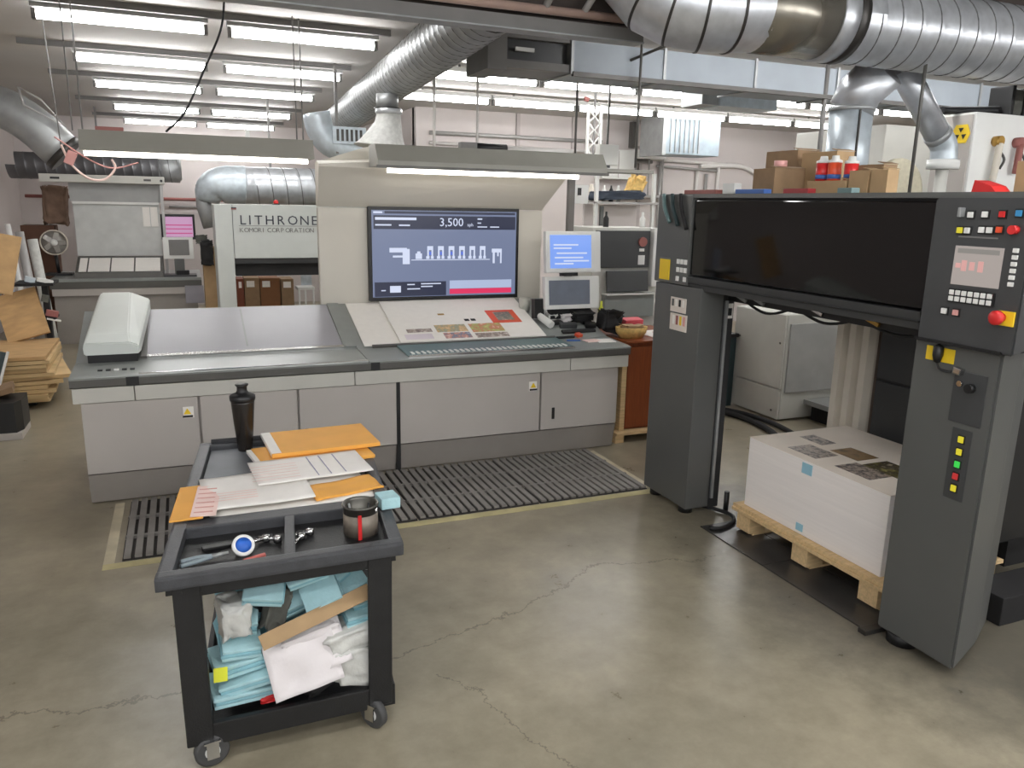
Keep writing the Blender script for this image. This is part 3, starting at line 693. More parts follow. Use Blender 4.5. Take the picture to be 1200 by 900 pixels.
obj('body', box(B(), 5.47, 6.9, 6.02, 6.80, 0.02, 1.09, 0.012), M_boxp, wb)
obj('left_panel', box(B(), 5.45, 5.47, 6.03, 6.79, 0.34, 1.085, 0.006), M_boxp, wb); obj('lower_panel', box(B(), 5.45, 5.47, 6.03, 6.79, 0.02, 0.325, 0.006), M_boxp, wb)
obj('front_panel', box(B(), 5.50, 6.4, 6.0, 6.02, 0.30, 1.0, 0.006), mat('press_panel_grey', (170, 170, 168), 0.45), wb)
for y, z in ((6.08, 0.8), (6.7, 0.78), (6.12, 0.1)): obj('screw', tube(B(), [(5.45, y, z), (5.445, y, z)], 0.012, 8), M_lip, wb)
obj('step', box(B(), 5.75, 7.0, 5.62, 6.0, 0.17, 0.22, 0.006), mat('step_grey', (140, 142, 140), 0.5), wb); obj('step_riser', box(B(), 5.85, 7.0, 5.7, 5.98, 0.0, 0.17), M_blackm, wb)
gb = thing('dark_green_bin', 'dark green bin standing left of the off-white press cabinet', 'bin', (5.2, 6.9, 0))
obj('body', prism(B(), [(5.08, 6.72), (5.42, 6.72), (5.42, 7.0), (5.08, 7.0)], 0.0, 0.76, 'Z'), M_greenbin, gb); obj('rim', box(B(), 5.06, 5.44, 6.70, 7.02, 0.76, 0.80, 0.008), M_black, gb)
bk = thing('white_side_bench', 'stacked white trays behind the far delivery tower', 'trays', (5.0, 7.3, 0))
obj('bench_frame', box(B(), 4.8, 5.5, 7.15, 7.7, 0.0, 0.82), M_dk2, bk)
for k in range(3): obj('tray', box(B(), 4.8, 5.5, 7.1, 7.7, 0.83 + k * .09, 0.89 + k * .09, 0.008), M_white, bk)

# ------------------------------------------------------------------ paper pile on its pallet
pal = thing('wooden_pallet', 'pale wooden pallet under the white paper pile in the delivery', 'pallet', (3.75, 3.35, 0))
for k in range(5):
    x = 3.30 + k * .185; obj('deck_board', box(B(), x, x + .17, 2.72, 3.98, 0.155, 0.178, 0.003), M_pal, pal)
obj('edge_board', box(B(), 3.29, 3.32, 2.72, 3.98, 0.133, 0.155, 0.003), M_pal, pal)
for y in (3.80, 3.28, 2.76):
    obj('stringer', box(B(), 3.33, 4.2, y + .0, y + .13, 0.0, 0.022, 0.003), M_pal, pal)
    for x in (3.30, 3.7, 4.08): obj('block', box(B(), x, x + .13, y, y + .13, 0.022, 0.133, 0.004), M_pal, pal)
    obj('cross_board', box(B(), 3.32, 4.2, y, y + .13, 0.133, 0.155), M_pal, pal)
pp = thing('paper_pile', 'tall block of white printed sheets stacked on the delivery pallet', 'paper stack', (3.76, 3.38, 0.18))
bm = B(); box(bm, 3.345, 4.17, 2.80, 3.925, 0.18, 0.645, 0.004)
obj('sheet_block', bm, M_paper2, pp)
tops = obj('top_sheet', box(B(), 3.343, 4.172, 2.797, 3.928, 0.645, 0.648), mat('paper_cream', (238, 226, 212), 0.8, var=.02), pp)
m_ph1 = print_mat('photo_print_a', [(30, 28, 30), (84, 76, 76), (180, 164, 150), (80, 36, 32)], 28)
m_ph2 = print_mat('photo_print_b', [(104, 78, 50), (150, 120, 80), (80, 62, 42)], 9)
m_ph3 = print_mat('photo_print_c', [(190, 180, 120), (104, 96, 50), (50, 36, 32), (200, 190, 160)], 18)
for x0, x1, y0, y1, m in ((3.42, 3.60, 3.42, 3.66, m_ph1), (3.63, 3.80, 3.30, 3.52, m_ph2), (3.66, 3.78, 3.62, 3.82, m_ph1), (3.43, 3.60, 3.02, 3.28, m_ph1), (3.60, 3.80, 2.98, 3.24, m_ph3), (3.98, 4.05, 3.2, 3.3, M_brass), (3.86, 3.93, 3.0, 3.1, M_blackm)):
    obj('printed_picture', box(B(), x0, x1, y0, y1, 0.648, 0.649), m, tops)
lb = mat('blue_tab', (150, 196, 214), 0.6)
obj('blue_sticker', box(B(), 3.3405, 3.3455, 3.36, 3.44, 0.565, 0.63), lb, pp, 'small pale blue sticker'); obj('blue_sticker', box(B(), 3.3405, 3.3455, 3.385, 3.44, 0.20, 0.245), lb, pp, 'small pale blue sticker')
for i, (x0, x1, y0, y1) in enumerate(((3.10, 3.42, 2.66, 3.42), (3.10, 3.42, 3.425, 4.05), (3.425, 4.28, 2.66, 4.05))):
    one('floor_plate', box(B(), x0, x1, y0, y1, 0.0, 0.008, 0.002), M_plates, 'dark steel floor plate %s' % ('at the near corner of the delivery pallet', 'at the far corner of the delivery pallet', 'lying under the middle of the delivery pallet')[i], 'floor plate', 'steel plates in the delivery floor')
one('metal_bar', box(B(), 3.06, 3.26, 2.60, 2.65, 0.0, 0.025, 0.004), M_steelk, 'dark flat metal bar on the floor before the pallet corner', 'metal bar')
one('guide_post', tube(B(), [(3.42, 4.20, 0.0), (3.42, 4.20, 0.16)], 0.018, 10), M_black, 'short black post standing on the floor by the far tower', 'post')
one('floor_cable', tube(B(), curve([(3.3, 4.36, .02), (3.4, 4.15, .02), (3.35, 4.02, .02), (3.2, 3.95, .02), (3.12, 3.98, .02)], 6), 0.014, 8), M_cable, 'black cable curled on the floor at the far tower foot', 'cable')
one('floor_hose', tube(B(), curve([(4.7, 6.9, .03), (5.05, 6.5, .03), (5.15, 6.1, .03), (5.05, 5.6, .03), (4.75, 5.1, .03)], 6), 0.03, 8), M_blackm, 'black hose lying on the floor beside off-white cabinet', 'hose')
one('floor_hose', tube(B(), curve([(4.8, 7.0, .03), (5.2, 6.45, .03), (5.3, 5.95, .03), (5.2, 5.4, .03)], 6), 0.025, 8), M_blackm, 'thin dark hose running along the foot of off-white cabinet', 'hose')

# ================================================================== FLOOR MAT AND TAPE
PLACE = ['left end, partly behind the cart', 'second from left, behind the cart', 'second from right', 'right end, by the far tower']
slat_me = None
for k in range(4):
    x0 = -0.46 + k * 0.905; w = 0.895
    t = thing('slatted_floor_mat', 'grey slatted floor mat before the console, %s' % PLACE[k], 'floor mat', (x0, 4.80, 0), 'slatted mats before the console')
    obj('base_sheet', box(B(), x0, x0 + w, 4.80, 5.79, 0.0, 0.006), M_slatb, t)
    first = None
    for i in range(15):
        xx = x0 + 0.008 + i * 0.0598
        if first is None:
            first = obj('slat', box(B(), xx, xx + 0.040, 4.80, 5.79, 0.012, 0.026, 0.003), M_slat, t)
        else:
            c = first.copy(); COL.objects.link(c); c.parent = t; c.location.x = i * 0.0598
    for y in (5.11, 5.44): obj('cross_bar', box(B(), x0, x0 + w, y, y + 0.024, 0.004, 0.0262), M_slat, t)
one('yellow_floor_tape', box(B(), -0.56, 3.2, 4.71, 4.785, 0.0, 0.002), M_tape, 'worn yellow floor tape along the front of the slatted mats', 'floor tape')
one('floor_tape', box(B(), -0.56, -0.50, 4.785, 5.8, 0.0, 0.002), M_tapew, 'worn pale floor tape at the left end of the mats', 'floor tape')
one('floor_tape', box(B(), 3.175, 3.215, 4.785, 5.78, 0.0, 0.002), M_tapew, 'worn pale floor tape at the right end of the mats', 'floor tape')

# ================================================================== UTILITY CART
ct = thing('utility_cart', 'black plastic two-shelf utility cart in the foreground', 'cart', (0.28, 3.55, 0))
X0, X1, Y0, Y1, ZT = -0.175, 0.715, 2.76, 4.37, 0.81
# back is a touch wider in the picture because the cart is skewed a little
def skew(bm):
    for v in bm.verts: v.co.x += (v.co.y - 2.76) * 0.115
    return bm
# rim frame
bm = B()
for a in ((X0, X1, Y0, Y0 + .06, ZT - .055, ZT), (X0, X1, Y1 - .05, Y1, ZT - .055, ZT), (X0 + .001, X0 + .056, Y0 + .02, Y1 - .02, ZT - .0535, ZT - .0015), (X1 - .056, X1 - .001, Y0 + .02, Y1 - .02, ZT - .0535, ZT - .0015)): box(bm, *a, 0.012)
obj('upper_rim', skew(bm), M_cart, ct)
obj('upper_deck', skew(box(B(), X0 + .03, X1 - .03, Y0 + .028, Y1 - .03, ZT - .085, ZT - .052)), M_cartd, ct)
obj('tray_mat', skew(box(B(), X0 + .06, X1 - .06, 3.30, Y1 - .06, ZT - .055, ZT - .03, 0.006)), M_cartmat, ct)
obj('divider', skew(box(B(), X0 + .04, X1 - .04, 3.20, 3.29, ZT - .06, ZT - .006, 0.008)), M_cart, ct)
obj('organizer_rib', skew(box(B(), 0.265, 0.305, Y0 + .04, 3.21, ZT - .06, ZT - .008, 0.006)), M_cart, ct)
obj('apron', skew(box(B(), X0 + .05, X1 - .05, Y0 + .03, Y0 + .06, ZT - .105, ZT - .05, 0.006)), M_cartd, ct)
obj('handle_bar', skew(tube(B(), [(X0 + .06, Y1 - .02, ZT + .004), (X1 - .06, Y1 - .02, ZT + .004)], 0.016, 10)), M_cart, ct)
for px, py in ((X0 + .05, Y0 + .022), (X1 - .14, Y0 + .022), (X0 + .05, Y1 - .17), (X1 - .14, Y1 - .17)):
    s = 1 if px < 0.2 else -1
    bm = B()
    prof = [(px, py), (px + .095, py), (px + .095, py + .03), (px + .04 if s > 0 else px + .095, py + .03), (px + .04 if s > 0 else px + .095, py + .11), (px if s > 0 else px + .055, py + .11), (px if s > 0 else px + .055, py + .03), (px, py + .03)]
    prof2 = []
    for q in prof:
        if q not in prof2: prof2.append(q)
    prism(bm, prof2, 0.10, ZT - .06, 'Z')
    for v in bm.verts: v.co.x += s * 0.012 * (ZT - v.co.z)
    bmesh.ops.bevel(bm, geom=list(bm.edges), offset=0.004, segments=1, affect='EDGES')
    obj('post', skew(bm), M_cartd, ct)
bm = B()
LX0, LX1 = X0 + .085, X1 - .04
box(bm, LX0 + .004, LX1 - .004, Y0 + .04, Y1 - .055, 0.088, 0.105)
for a in ((LX0, LX1, Y0 + .03, Y0 + .055), (LX0, LX1, Y1 - .07, Y1 - .045), (LX0 + .001, LX0 + .026, Y0 + .04, Y1 - .06), (LX1 - .026, LX1 - .001, Y0 + .04, Y1 - .06)): box(bm, *a, 0.0865, 0.1785, 0.006)
obj('lower_shelf', skew(bm), M_cartd, ct)
m_wheel = mat('caster_tyre', (70, 70, 70), 0.6)
for cx, cy, rz in ((-0.03, 2.80, 100), (0.59, 2.80, 35), (0.1, 4.22, 80), (0.75, 4.22, 70)):
    w = math.radians(rz); ax = Vector((math.cos(w), math.sin(w), 0)); c = Vector((cx, cy, 0.064))
    cs = obj('caster', tube(B(), [c - ax * .017, c - ax * .012, c + ax * .012, c + ax * .017], [.055, .064, .064, .055], 22), m_wheel, ct)
    obj('hub', tube(B(), [c - ax * .02, c + ax * .02], .028, 16), M_white, cs)
    bm = B()
    for s in (-1, 1): obox(bm, c + ax * .026 * s + Vector((0, 0, .012)), (.006, .045, .07), (0, 0, rz))
    obox(bm, c + Vector((0, 0, .045)), (.06, .06, .008), (0, 0, rz)); obj('fork', bm, M_chrome, cs)

# ------------------------------------------------------------------ on top of the cart
ZD = ZT - .028
bo = thing('water_bottle', 'tall black plastic bottle with flared cap at the far end of the cart', 'bottle', (0.235, 4.26, ZD))
mtb = Matrix.Translation((0.235, 4.26, ZD))
obj('bottle_body', lathe(B(), [(0.0, 0), (0.036, 0), (0.038, .01), (0.052, .16), (0.060, .265), (0.060, .275), (0, .275)], seg=24, mt=mtb), mat('bottle_black', (34, 30, 27), 0.25, var=0.2), bo)
obj('cap', lathe(B(), [(0, .2755), (0.064, .276), (0.066, .285), (0.066, .302), (0.05, .312), (0.034, .318), (0.026, .33), (0.026, .35), (0.034, .358), (0.034, .364), (0.0, .364)], seg=24, mt=mtb), M_black, bo)
def paper_thing(name, label, cat, c, s, rot, m, th=0.003, amp=0.0, seed=0, group=None):
    t = thing(name, label, cat, c, group); p = obj(name.split('_')[-1] + '_sheet', sheet(B(), c, s, rot, th, 10, amp, seed), m, t); return t
e1 = thing('manila_envelope', 'fat orange manila envelope lying on top at the far end of the cart', 'envelope', (0.61, 4.15, ZD + .06), 'manila envelopes on the cart')
obj('envelope_body', obox(B(), (0.61, 4.13, ZD + .058), (.56, .40, .022), (0, 0, 3), .006), M_manila, e1)
obj('envelope_flap', obox(B(), (0.355, 4.12, ZD + .0585), (.05, .39, .0235), (0, 0, 3), .006), M_paper, e1, 'white paper edge')
e2 = thing('manila_envelope', 'orange manila envelope under the top envelope with white edge showing', 'envelope', (0.50, 4.02, ZD + .03), 'manila envelopes on the cart')
obj('envelope_body', obox(B(), (0.55, 3.98, ZD + .034), (.56, .36, .018), (0, 0, 5), .005), M_manila, e2)
obj('envelope_flap', obox(B(), (0.265, 3.95, ZD + .034), (.025, .33, .019), (0, 0, 8), .004), M_paper, e2, 'white paper edge')
e3 = thing('manila_envelope', 'orange manila envelope sticking out over left rim of the cart', 'envelope', (-0.07, 3.46, ZT), 'manila envelopes on the cart')
obj('envelope_body', obox(B(), (-0.045, 3.46, ZT + .006), (.13, .40, .008), (0, -3, -6), .003), M_manila, e3)
e4 = thing('manila_envelope', 'wrinkled orange manila envelope corner under the job forms', 'envelope', (0.62, 3.62, ZD + .01), 'manila envelopes on the cart')
obj('envelope_body', sheet(B(), (0.61, 3.44, ZD + .020), (.32, .18), (0, 0, 10), .008, 10, 0.014, 5), M_manila, e4)
f0 = thing('job_form', 'creased white job form, lowest of the papers on the cart', 'paper', (0.36, 3.55, ZD), 'job forms on the cart')
obj('form_sheet', sheet(B(), (0.37, 3.52, ZD + .006), (.72, .46), (0, 0, 5), .006, 12, 0.012, 2), M_paper, f0)
f1 = thing('job_form', 'white ruled job form with columns lying across the middle of the cart', 'paper', (0.45, 3.73, ZD + .03), 'job forms on the cart')
fs1 = obj('form_sheet', sheet(B(), (0.50, 3.73, ZD + .044), (.54, .34), (0, 0, 4), .004, 12, 0.004, 3), M_paper, f1)
def rule(parent, c, s, rz, m=M_ink): obj('ruled_line', obox(B(), c, (s[0], s[1], .0008), (0, 0, rz)), m, parent)
for dx in (0.05, 0.11, 0.18): rule(fs1, (0.46 + dx, 3.72 + dx * .07, ZD + .0525), (.005, .29), 4)
for dy in (-.12, -.08, -.04, 0.0, .04, .08): rule(fs1, (0.33, 3.712 + dy, ZD + .0525), (.22, .004), 4, M_pinkform)
f2 = thing('job_form', 'pale job form with grey print at the near left of the paper heap', 'paper', (0.2, 3.5, ZD + .02), 'job forms on the cart')
fs2 = obj('form_sheet', sheet(B(), (0.23, 3.54, ZD + .034), (.46, .42), (0, 0, 2), .004, 12, 0.006, 7), mat('form_offwhite', (234, 230, 224), 0.8), f2)
for dy in (-.12, -.09, -.06, -.03): rule(fs2, (0.14, 3.53 + dy, ZD + .045), (.18, .006), 2, M_pinkform)
f3 = thing('routing_tag', 'narrow pink printed tag hanging at left rim of the cart', 'paper', (-0.03, 3.42, ZT))
fs3 = obj('tag_sheet', obox(B(), (0.018, 3.44, ZT + .014), (.10, .36, .003), (0, 2, -6)), M_pinkform, f3)
for k in range(6): rule(fs3, (0.015 + (k - 2.5) * .0055, 3.44 + (k - 2.5) * .055, ZT + .0165), (.075, .012), -6, mat('tag_print', (214, 160, 150), 0.8))
# in the organizer at the near end
cn = thing('pen_cup', 'open metal can with pens standing at near right of the cart', 'can', (0.60, 3.02, ZT - .055))
c0 = Matrix.Translation((0.60, 3.02, ZT - .055))
obj('can_wall', lathe(B(), [(.0, 0), (.066, 0), (.069, .005), (.069, .125), (.074, .128), (.076, .134), (.072, .14), (.066, .136), (.063, .13), (.063, .02), (0, .02)], seg=28, mt=c0), mat('can_dark_metal', (96, 94, 88), 0.3, 0.7), cn)
obj('can_label', lathe(B(), [(.0695, .012), (.0705, .012), (.0705, .1), (.0695, .1)], seg=28, mt=c0), mat('can_label', (130, 120, 108), 0.5, 0.2, var=0.35, scale=12), cn)
obj('red_stripe', box(B(), .575, .590, 2.946, 2.95, ZT - .05, ZT + .055), M_red, cn)
for k, (dx, dy) in enumerate(((.02, .01), (-.02, .02), (.0, -.02), (.03, -.02))): obj('pen', tube(B(), [(0.60 + dx, 3.02 + dy, ZT - .03), (0.60 + dx * 2, 3.02 + dy * 2, ZT + .07)], .005, 6), (M_black, M_steeld, M_rag, M_chrome)[k], cn)
sp = one('blue_sponge', obox(B(), (0.745, 3.15, ZT + .028), (.085, .10, .05), (0, 0, 5), .008), M_blue, 'light blue sponge block on right rim of the cart', 'sponge')
tr = thing('tape_roll', 'roll of blue masking tape in the cart organizer', 'tape', (0.13, 2.98, ZT - .055))
mtt = Matrix.Translation((0.135, 2.985, ZT - .02)) @ Euler((math.radians(50), 0, math.radians(10))).to_matrix().to_4x4()
bm = B(); lathe(bm, [(.024, -.012), (.042, -.012), (.042, .012), (.024, .012)], seg=26, mt=mtt); obj('tape_ring', bm, M_btnw, tr)
bm = B(); lathe(bm, [(.0, -.008), (.030, -.008), (.030, .0135), (.0, .0135)], seg=26, mt=mtt); obj('tape_core', bm, M_tape_b, tr)
pl = thing('pliers', 'grey long-nosed pliers lying in the left organizer pocket', 'tool', (-0.0, 2.96, ZT - .055))
for s in (-1, 1):
    obj('handle', tube(B(), curve([(-.09, 2.93 + s * .02, ZT - .035), (-.03, 2.95 + s * .016, ZT - .034), (.02, 2.96 + s * .004, ZT - .034)], 5), [.009] * 11, 8), mat('tool_grey_blue', (128, 140, 146), 0.5), pl)
    obj('jaw', tube(B(), [(.02, 2.96 + s * .004, ZT - .034), (.08, 2.975 + s * .003, ZT - .034)], [.009, .004], 8), M_steeld, pl)
for i, (x, y, r) in enumerate(((.19, 3.05, 20), (.235, 3.06, -30), (.36, 3.06, 10), (.34, 3.0, 60))):
    t = thing('hex_key', ('chrome fitting beside the blue tape roll', 'bent chrome key near the organizer rib', 'chrome clip in the right organizer pocket', 'small steel fitting against the organizer rib')[i], 'tool', (x, y, ZT - .055), 'small steel bits in the organizer')
    a = math.radians(r); d = Vector((math.cos(a), math.sin(a), 0))
    p0 = Vector((x, y, ZT - .035)); obj('shank', tube(B(), [p0 - d * .04, p0 + d * .03], .008, 8), M_chrome, t); obj('head', lathe(B(), [(0, -.012), (.016, -.012), (.018, 0), (.016, .014), (0, .014)], seg=12, mt=Matrix.Translation(p0 + d * .04)), M_chrome, t)
one('putty_knife', obox(B(), (0.055, 3.07, ZT - .045), (.14, .03, .012), (0, 4, 14), .004), M_black, 'flat black tool lying behind the pliers', 'tool')
one('red_marker', tube(B(), [(0.13, 2.90, ZT - .045), (0.21, 2.93, ZT - .045)], .009, 8), mat('red_pen', (200, 110, 100), 0.5), 'pale red marker lying by the blue tape roll', 'marker')

# ------------------------------------------------------------------ heap on the lower shelf
def wipe(c, s, rot, m, label, seed):
    t = thing('blue_wipe_pack', label, 'cloth pack', c, 'blue wipe packs on the lower shelf')
    n = 3; h = s[2] / n
    R = Euler([math.radians(a) for a in rot]).to_matrix()
    for k in range(n):
        off = R @ Vector((0.004 * math.sin(seed + k * 2.1), 0.004 * math.cos(seed + k), (k - 1) * h))
        bm = B(); obox(bm, (0, 0, 0), (s[0], s[1], h * .95), (0, 0, 0), min(h * .42, .012)); bmesh.ops.transform(bm, matrix=Matrix.Translation(Vector(c) + off) @ R.to_4x4(), verts=bm.verts)
        obj('folded_layer', bm, m if k != 1 else M_blue2, t)
W = [((.10, 2.95, .215), (.24, .20, .05), (0, 2, 6), 'blue wipe pack lying at the bottom left of the lower shelf'),
     ((.13, 2.94, .268), (.22, .18, .045), (0, -10, -5), 'blue wipe pack tilted on the bottom left pack'),
     ((.09, 2.96, .335), (.20, .16, .06), (5, -4, 8), 'blue wipe pack level with the yellow note'),
     ((.10, 2.95, .405), (.15, .15, .045), (12, 4, 3), 'flat blue wipe pack under the clear bag'),
     ((.115, 3.00, .475), (.12, .12, .07), (25, 0, -8), 'blue wipe pack standing in the clear bag'),
     ((.30, 3.02, .52), (.18, .14, .06), (30, -14, 10), 'blue wipe pack behind left end of cardboard strip'),
     ((.40, 3.06, .58), (.10, .16, .06), (35, -40, 0), 'blue wipe pack standing on edge in the middle of the heap'),
     ((.47, 3.02, .60), (.12, .12, .07), (30, -30, 12), 'blue wipe pack leaning at upper right of the heap'),
     ((.53, 3.0, .56), (.15, .13, .05), (28, -26, 5), 'blue wipe pack just above cardboard strip'),
     ((.30, 3.2, .61), (.14, .12, .05), (20, 10, 14), 'blue wipe pack at the far top of the heap'),
     ((.58, 2.95, .455), (.16, .16, .045), (6, -4, 4), 'flat blue wipe pack below right end of cardboard strip'),
     ((.60, 2.97, .505), (.12, .14, .04), (14, -16, -6), 'small blue wipe pack against the right post'),
     ((.20, 2.93, .615), (.15, .12, .05), (26, 8, -10), 'blue wipe pack at top left of the heap by the steel can'),
     ((.36, 2.97, .655), (.16, .13, .045), (22, -10, 6), 'blue wipe pack at the very top under the shelf edge'),
     ((.42, 2.93, .56), (.15, .12, .05), (34, -22, -4), 'blue wipe pack lying over the upper edge of cardboard strip'),
     ((.44, 3.15, .44), (.2, .18, .07), (10, 0, 20), 'blue wipe pack deep in the heap behind the cloth')]
for i, (c, s, r, lab) in enumerate(W): wipe(c, s, r, M_blue, lab, i)
one('cardboard_strip', obox(B(), (.385, 2.86, .505), (.45, .012, .06), (-28, -19, 0), .002), M_card, 'tan cardboard strip lying slanted across the heap', 'cardboard')
def blob(name, c, s, rot, m, label, cat, seed, amp=.25, flat=.5): return one(name, crumple(B(), c, s, rot, amp=amp, seed=seed, flat=flat), m, label, cat)
t = thing('white_towel', 'folded white towel hanging in the middle of the lower shelf', 'towel', (.34, 2.9, .2))
obj('front_fold', sheet(B(), (.325, 2.85, .325), (.27, .22), (62, -10, 2), .012, 12, .03, 4), M_cloth, t)
obj('back_fold', sheet(B(), (.36, 2.89, .36), (.28, .22), (58, -18, -4), .014, 12, .03, 9), M_cloth, t)
obj('top_fold', crumple(B(), (.36, 2.91, .41), (.25, .10, .07), (10, -14, 0), amp=.25, seed=3), M_cloth, t)
blob('plastic_bag', (.085, 2.95, .52), (.12, .14, .16), (0, 0, 10), M_bag, 'clear crumpled plastic bag by the left post', 'bag', 11, .3)
blob('plastic_bag', (.555, 2.90, .27), (.24, .18, .17), (0, 10, 0), M_bag, 'grey-white plastic bag at lower right of the heap', 'bag', 12, .2)
blob('plastic_bag', (.54, 2.91, .385), (.26, .18, .11), (0, -10, 0), M_bag, 'crumpled white plastic bag under blue packs by right post', 'bag', 13, .25)
blob('grey_rag', (.245, 2.97, .515), (.09, .10, .19), (0, 18, 10), M_rag, 'dirty grey rag hanging left of the cardboard strip', 'rag', 14, .35)
blob('grey_rag', (.33, 3.05, .585), (.16, .10, .07), (0, -6, 0), M_rag, 'dirty grey-green rag on top of the heap', 'rag', 15, .35)
blob('black_cloth', (.44, 2.88, .24), (.26, .10, .07), (0, -24, 0), M_blackm, 'black cloth bunched below the white towel', 'cloth', 16, .35)
t = thing('green_cloth', 'pale green folded cloth on top of the heap', 'cloth', (.40, 3.15, .64)); obj('cloth_fold', sheet(B(), (.38, 3.12, .635), (.26, .18), (18, -6, 4), .014, 10, .02, 6), M_green, t)
t = thing('white_box_lid', 'white flat carton flap at upper right of the heap', 'carton', (.58, 3.05, .65)); obj('flap', obox(B(), (.56, 3.0, .655), (.16, .10, .02), (15, 10, -3), .003), M_paper, t)
t = thing('spray_can', 'black and steel can standing at left in the heap', 'can', (.19, 3.02, .55))
obj('can_body', tube(B(), [(.185, 3.02, .50), (.19, 3.0, .66)], .032, 16), M_black, t); obj('can_band', tube(B(), [(.188, 3.008, .60), (.1895, 3.002, .645)], .0335, 16), M_chrome, t)
one('yellow_note', obox(B(), (.02, 2.84, .345), (.05, .004, .055), (-8, 3, 0)), M_yeln, 'bright yellow note stuck beside the left front post', 'note')
one('red_bottle_top', lathe(B(), [(0, 0), (.02, 0), (.018, .03), (0, .03)], seg=12, mt=Matrix.Translation((.50, 3.02, .625))), M_red, 'small red cap among the upper blue packs', 'cap')
blob('red_rag', (.22, 2.87, .19), (.14, .05, .025), (0, -4, 0), M_red, 'sliver of red rag at bottom of the lower shelf', 'rag', 21, .2)
blob('brown_cushion', (.36, 3.4, .60), (.5, .5, .14), (0, -3, 0), M_card2, 'brown paper bundle at the back of the lower shelf', 'bundle', 22, .12)
blob('blue_heap_bundle', (.30, 3.35, .36), (.62, .7, .36), (0, 0, 0), M_blue2, 'bulky bundle of blue wipes filling the back of the lower shelf', 'cloth pack', 23, .12)

# ================================================================== OVERHEAD: BEAM, DUCTS, HANGERS
bmn = thing('overhead_beam', 'long grey overhead strut beam with pinkish pipe near the top edge', 'beam', (2, 5.0, 3.2))
obj('strut', prism(B(), [(4.55, 3.105), (4.55, 3.18), (4.63, 3.18), (4.63, 3.105)], -2, 2.75, 'X'), M_rail, bmn)
obj('pipe', tube(B(), [(-2, 4.50, 3.205), (2.6, 4.50, 3.215)], 0.025, 10), mat('pinkish_pipe', (176, 150, 138), 0.55), bmn)
obj('lower_flange', box(B(), -2, 2.75, 4.53, 4.65, 3.097, 3.105), M_steeld, bmn)
for i, (x, r) in enumerate(((2.2, 0), (2.45, 12), (2.75, -8))):
    a = math.radians(r)
    one('roof_brace', tube(B(), [(x - .15, 4.5, 3.22), (x + 1.0 * math.sin(a) + .2, 3.9, 4.38)], 0.022, 8), M_cond, 'pale slanting roof brace over the beam, %s' % ('left one', 'middle one', 'right one beside the duct elbow')[i], 'brace', 'roof braces over the beam')
one('loop_hose', tube(B(), curve([(1.15, 4.3, 3.9), (1.35, 4.3, 3.5), (1.65, 4.3, 3.38), (1.95, 4.3, 3.55), (2.05, 4.3, 4.39)], 6), 0.035, 8), M_greenbin, 'dark looped hose in the open roof above the beam', 'hose')

# diagonal spiral duct running back over the console
d1 = thing('spiral_duct', 'dull grey spiral duct running from upper centre back over the console', 'duct', (1.95, 9, 3.0))
obj('duct_body', spiral(B(), (1.84, 4.73, 3.305), (2.02, 11.6, 3.10), 0.19, 0.12, 0.003, 26), M_steeld, d1)
obj('lock_seam', helix(B(), (1.84, 4.73, 3.305), (2.02, 11.6, 3.10), 0.191, 0.12, 0.0045), M_lip, d1)
obj('end_collar', tube(B(), [(2.02, 11.5, 3.10), (2.02, 11.75, 3.10)], 0.20, 26), M_steel, d1)
obj('branch', tube(B(), [(1.80, 7.35, 3.05), (1.80, 7.35, 2.93)], 0.10, 20), M_steeld, d1)
obj('branch_ring', tube(B(), [(1.80, 7.35, 2.915), (1.80, 7.35, 2.93)], 0.125, 22), M_steelk, d1)
# flared outlet above the hood
fo = thing('flared_outlet', 'pale flared hose outlet standing on top of the display hood', 'duct outlet', (1.78, 7.3, 2.5))
obj('flare', tube(B(), curve([(1.80, 7.30, 2.89), (1.79, 7.30, 2.78), (1.77, 7.3, 2.70), (1.75, 7.3, 2.62), (1.74, 7.3, 2.565)], 4), [.105 + .0036 * k + .0004 * k * k for k in range(17)], 22), mat('flare_grey', (198, 198, 194), 0.7, var=0.12, scale=30), fo)
obj('collar', tube(B(), [(1.80, 7.30, 2.875), (1.80, 7.30, 2.915)], 0.12, 22), M_steel, fo)
# galvanised bend left of it
g1 = thing('galvanised_bend', 'bluish galvanised duct bend left of the flared outlet', 'duct', (1.6, 9.0, 2.6))
obj('bend', tube(B(), curve([(1.42, 9.0, 3.02), (1.46, 9.0, 2.85), (1.56, 9.0, 2.72), (1.75, 9.0, 2.66), (1.95, 9.0, 2.66)], 4), 0.15, 20), M_steelb, g1)
obj('hanger', box(B(), 1.60, 1.63, 8.87, 8.89, 2.6, CZ), M_rail, g1)
obj('grille_frame', box(B(), 1.56, 1.92, 8.82, 8.86, 2.70, 2.88, 0.006), M_steelb, g1)
for k in range(6): obj('grille_slot', box(B(), 1.60 + k * .05, 1.625 + k * .05, 8.805, 8.82, 2.73, 2.85), M_steelk, g1)
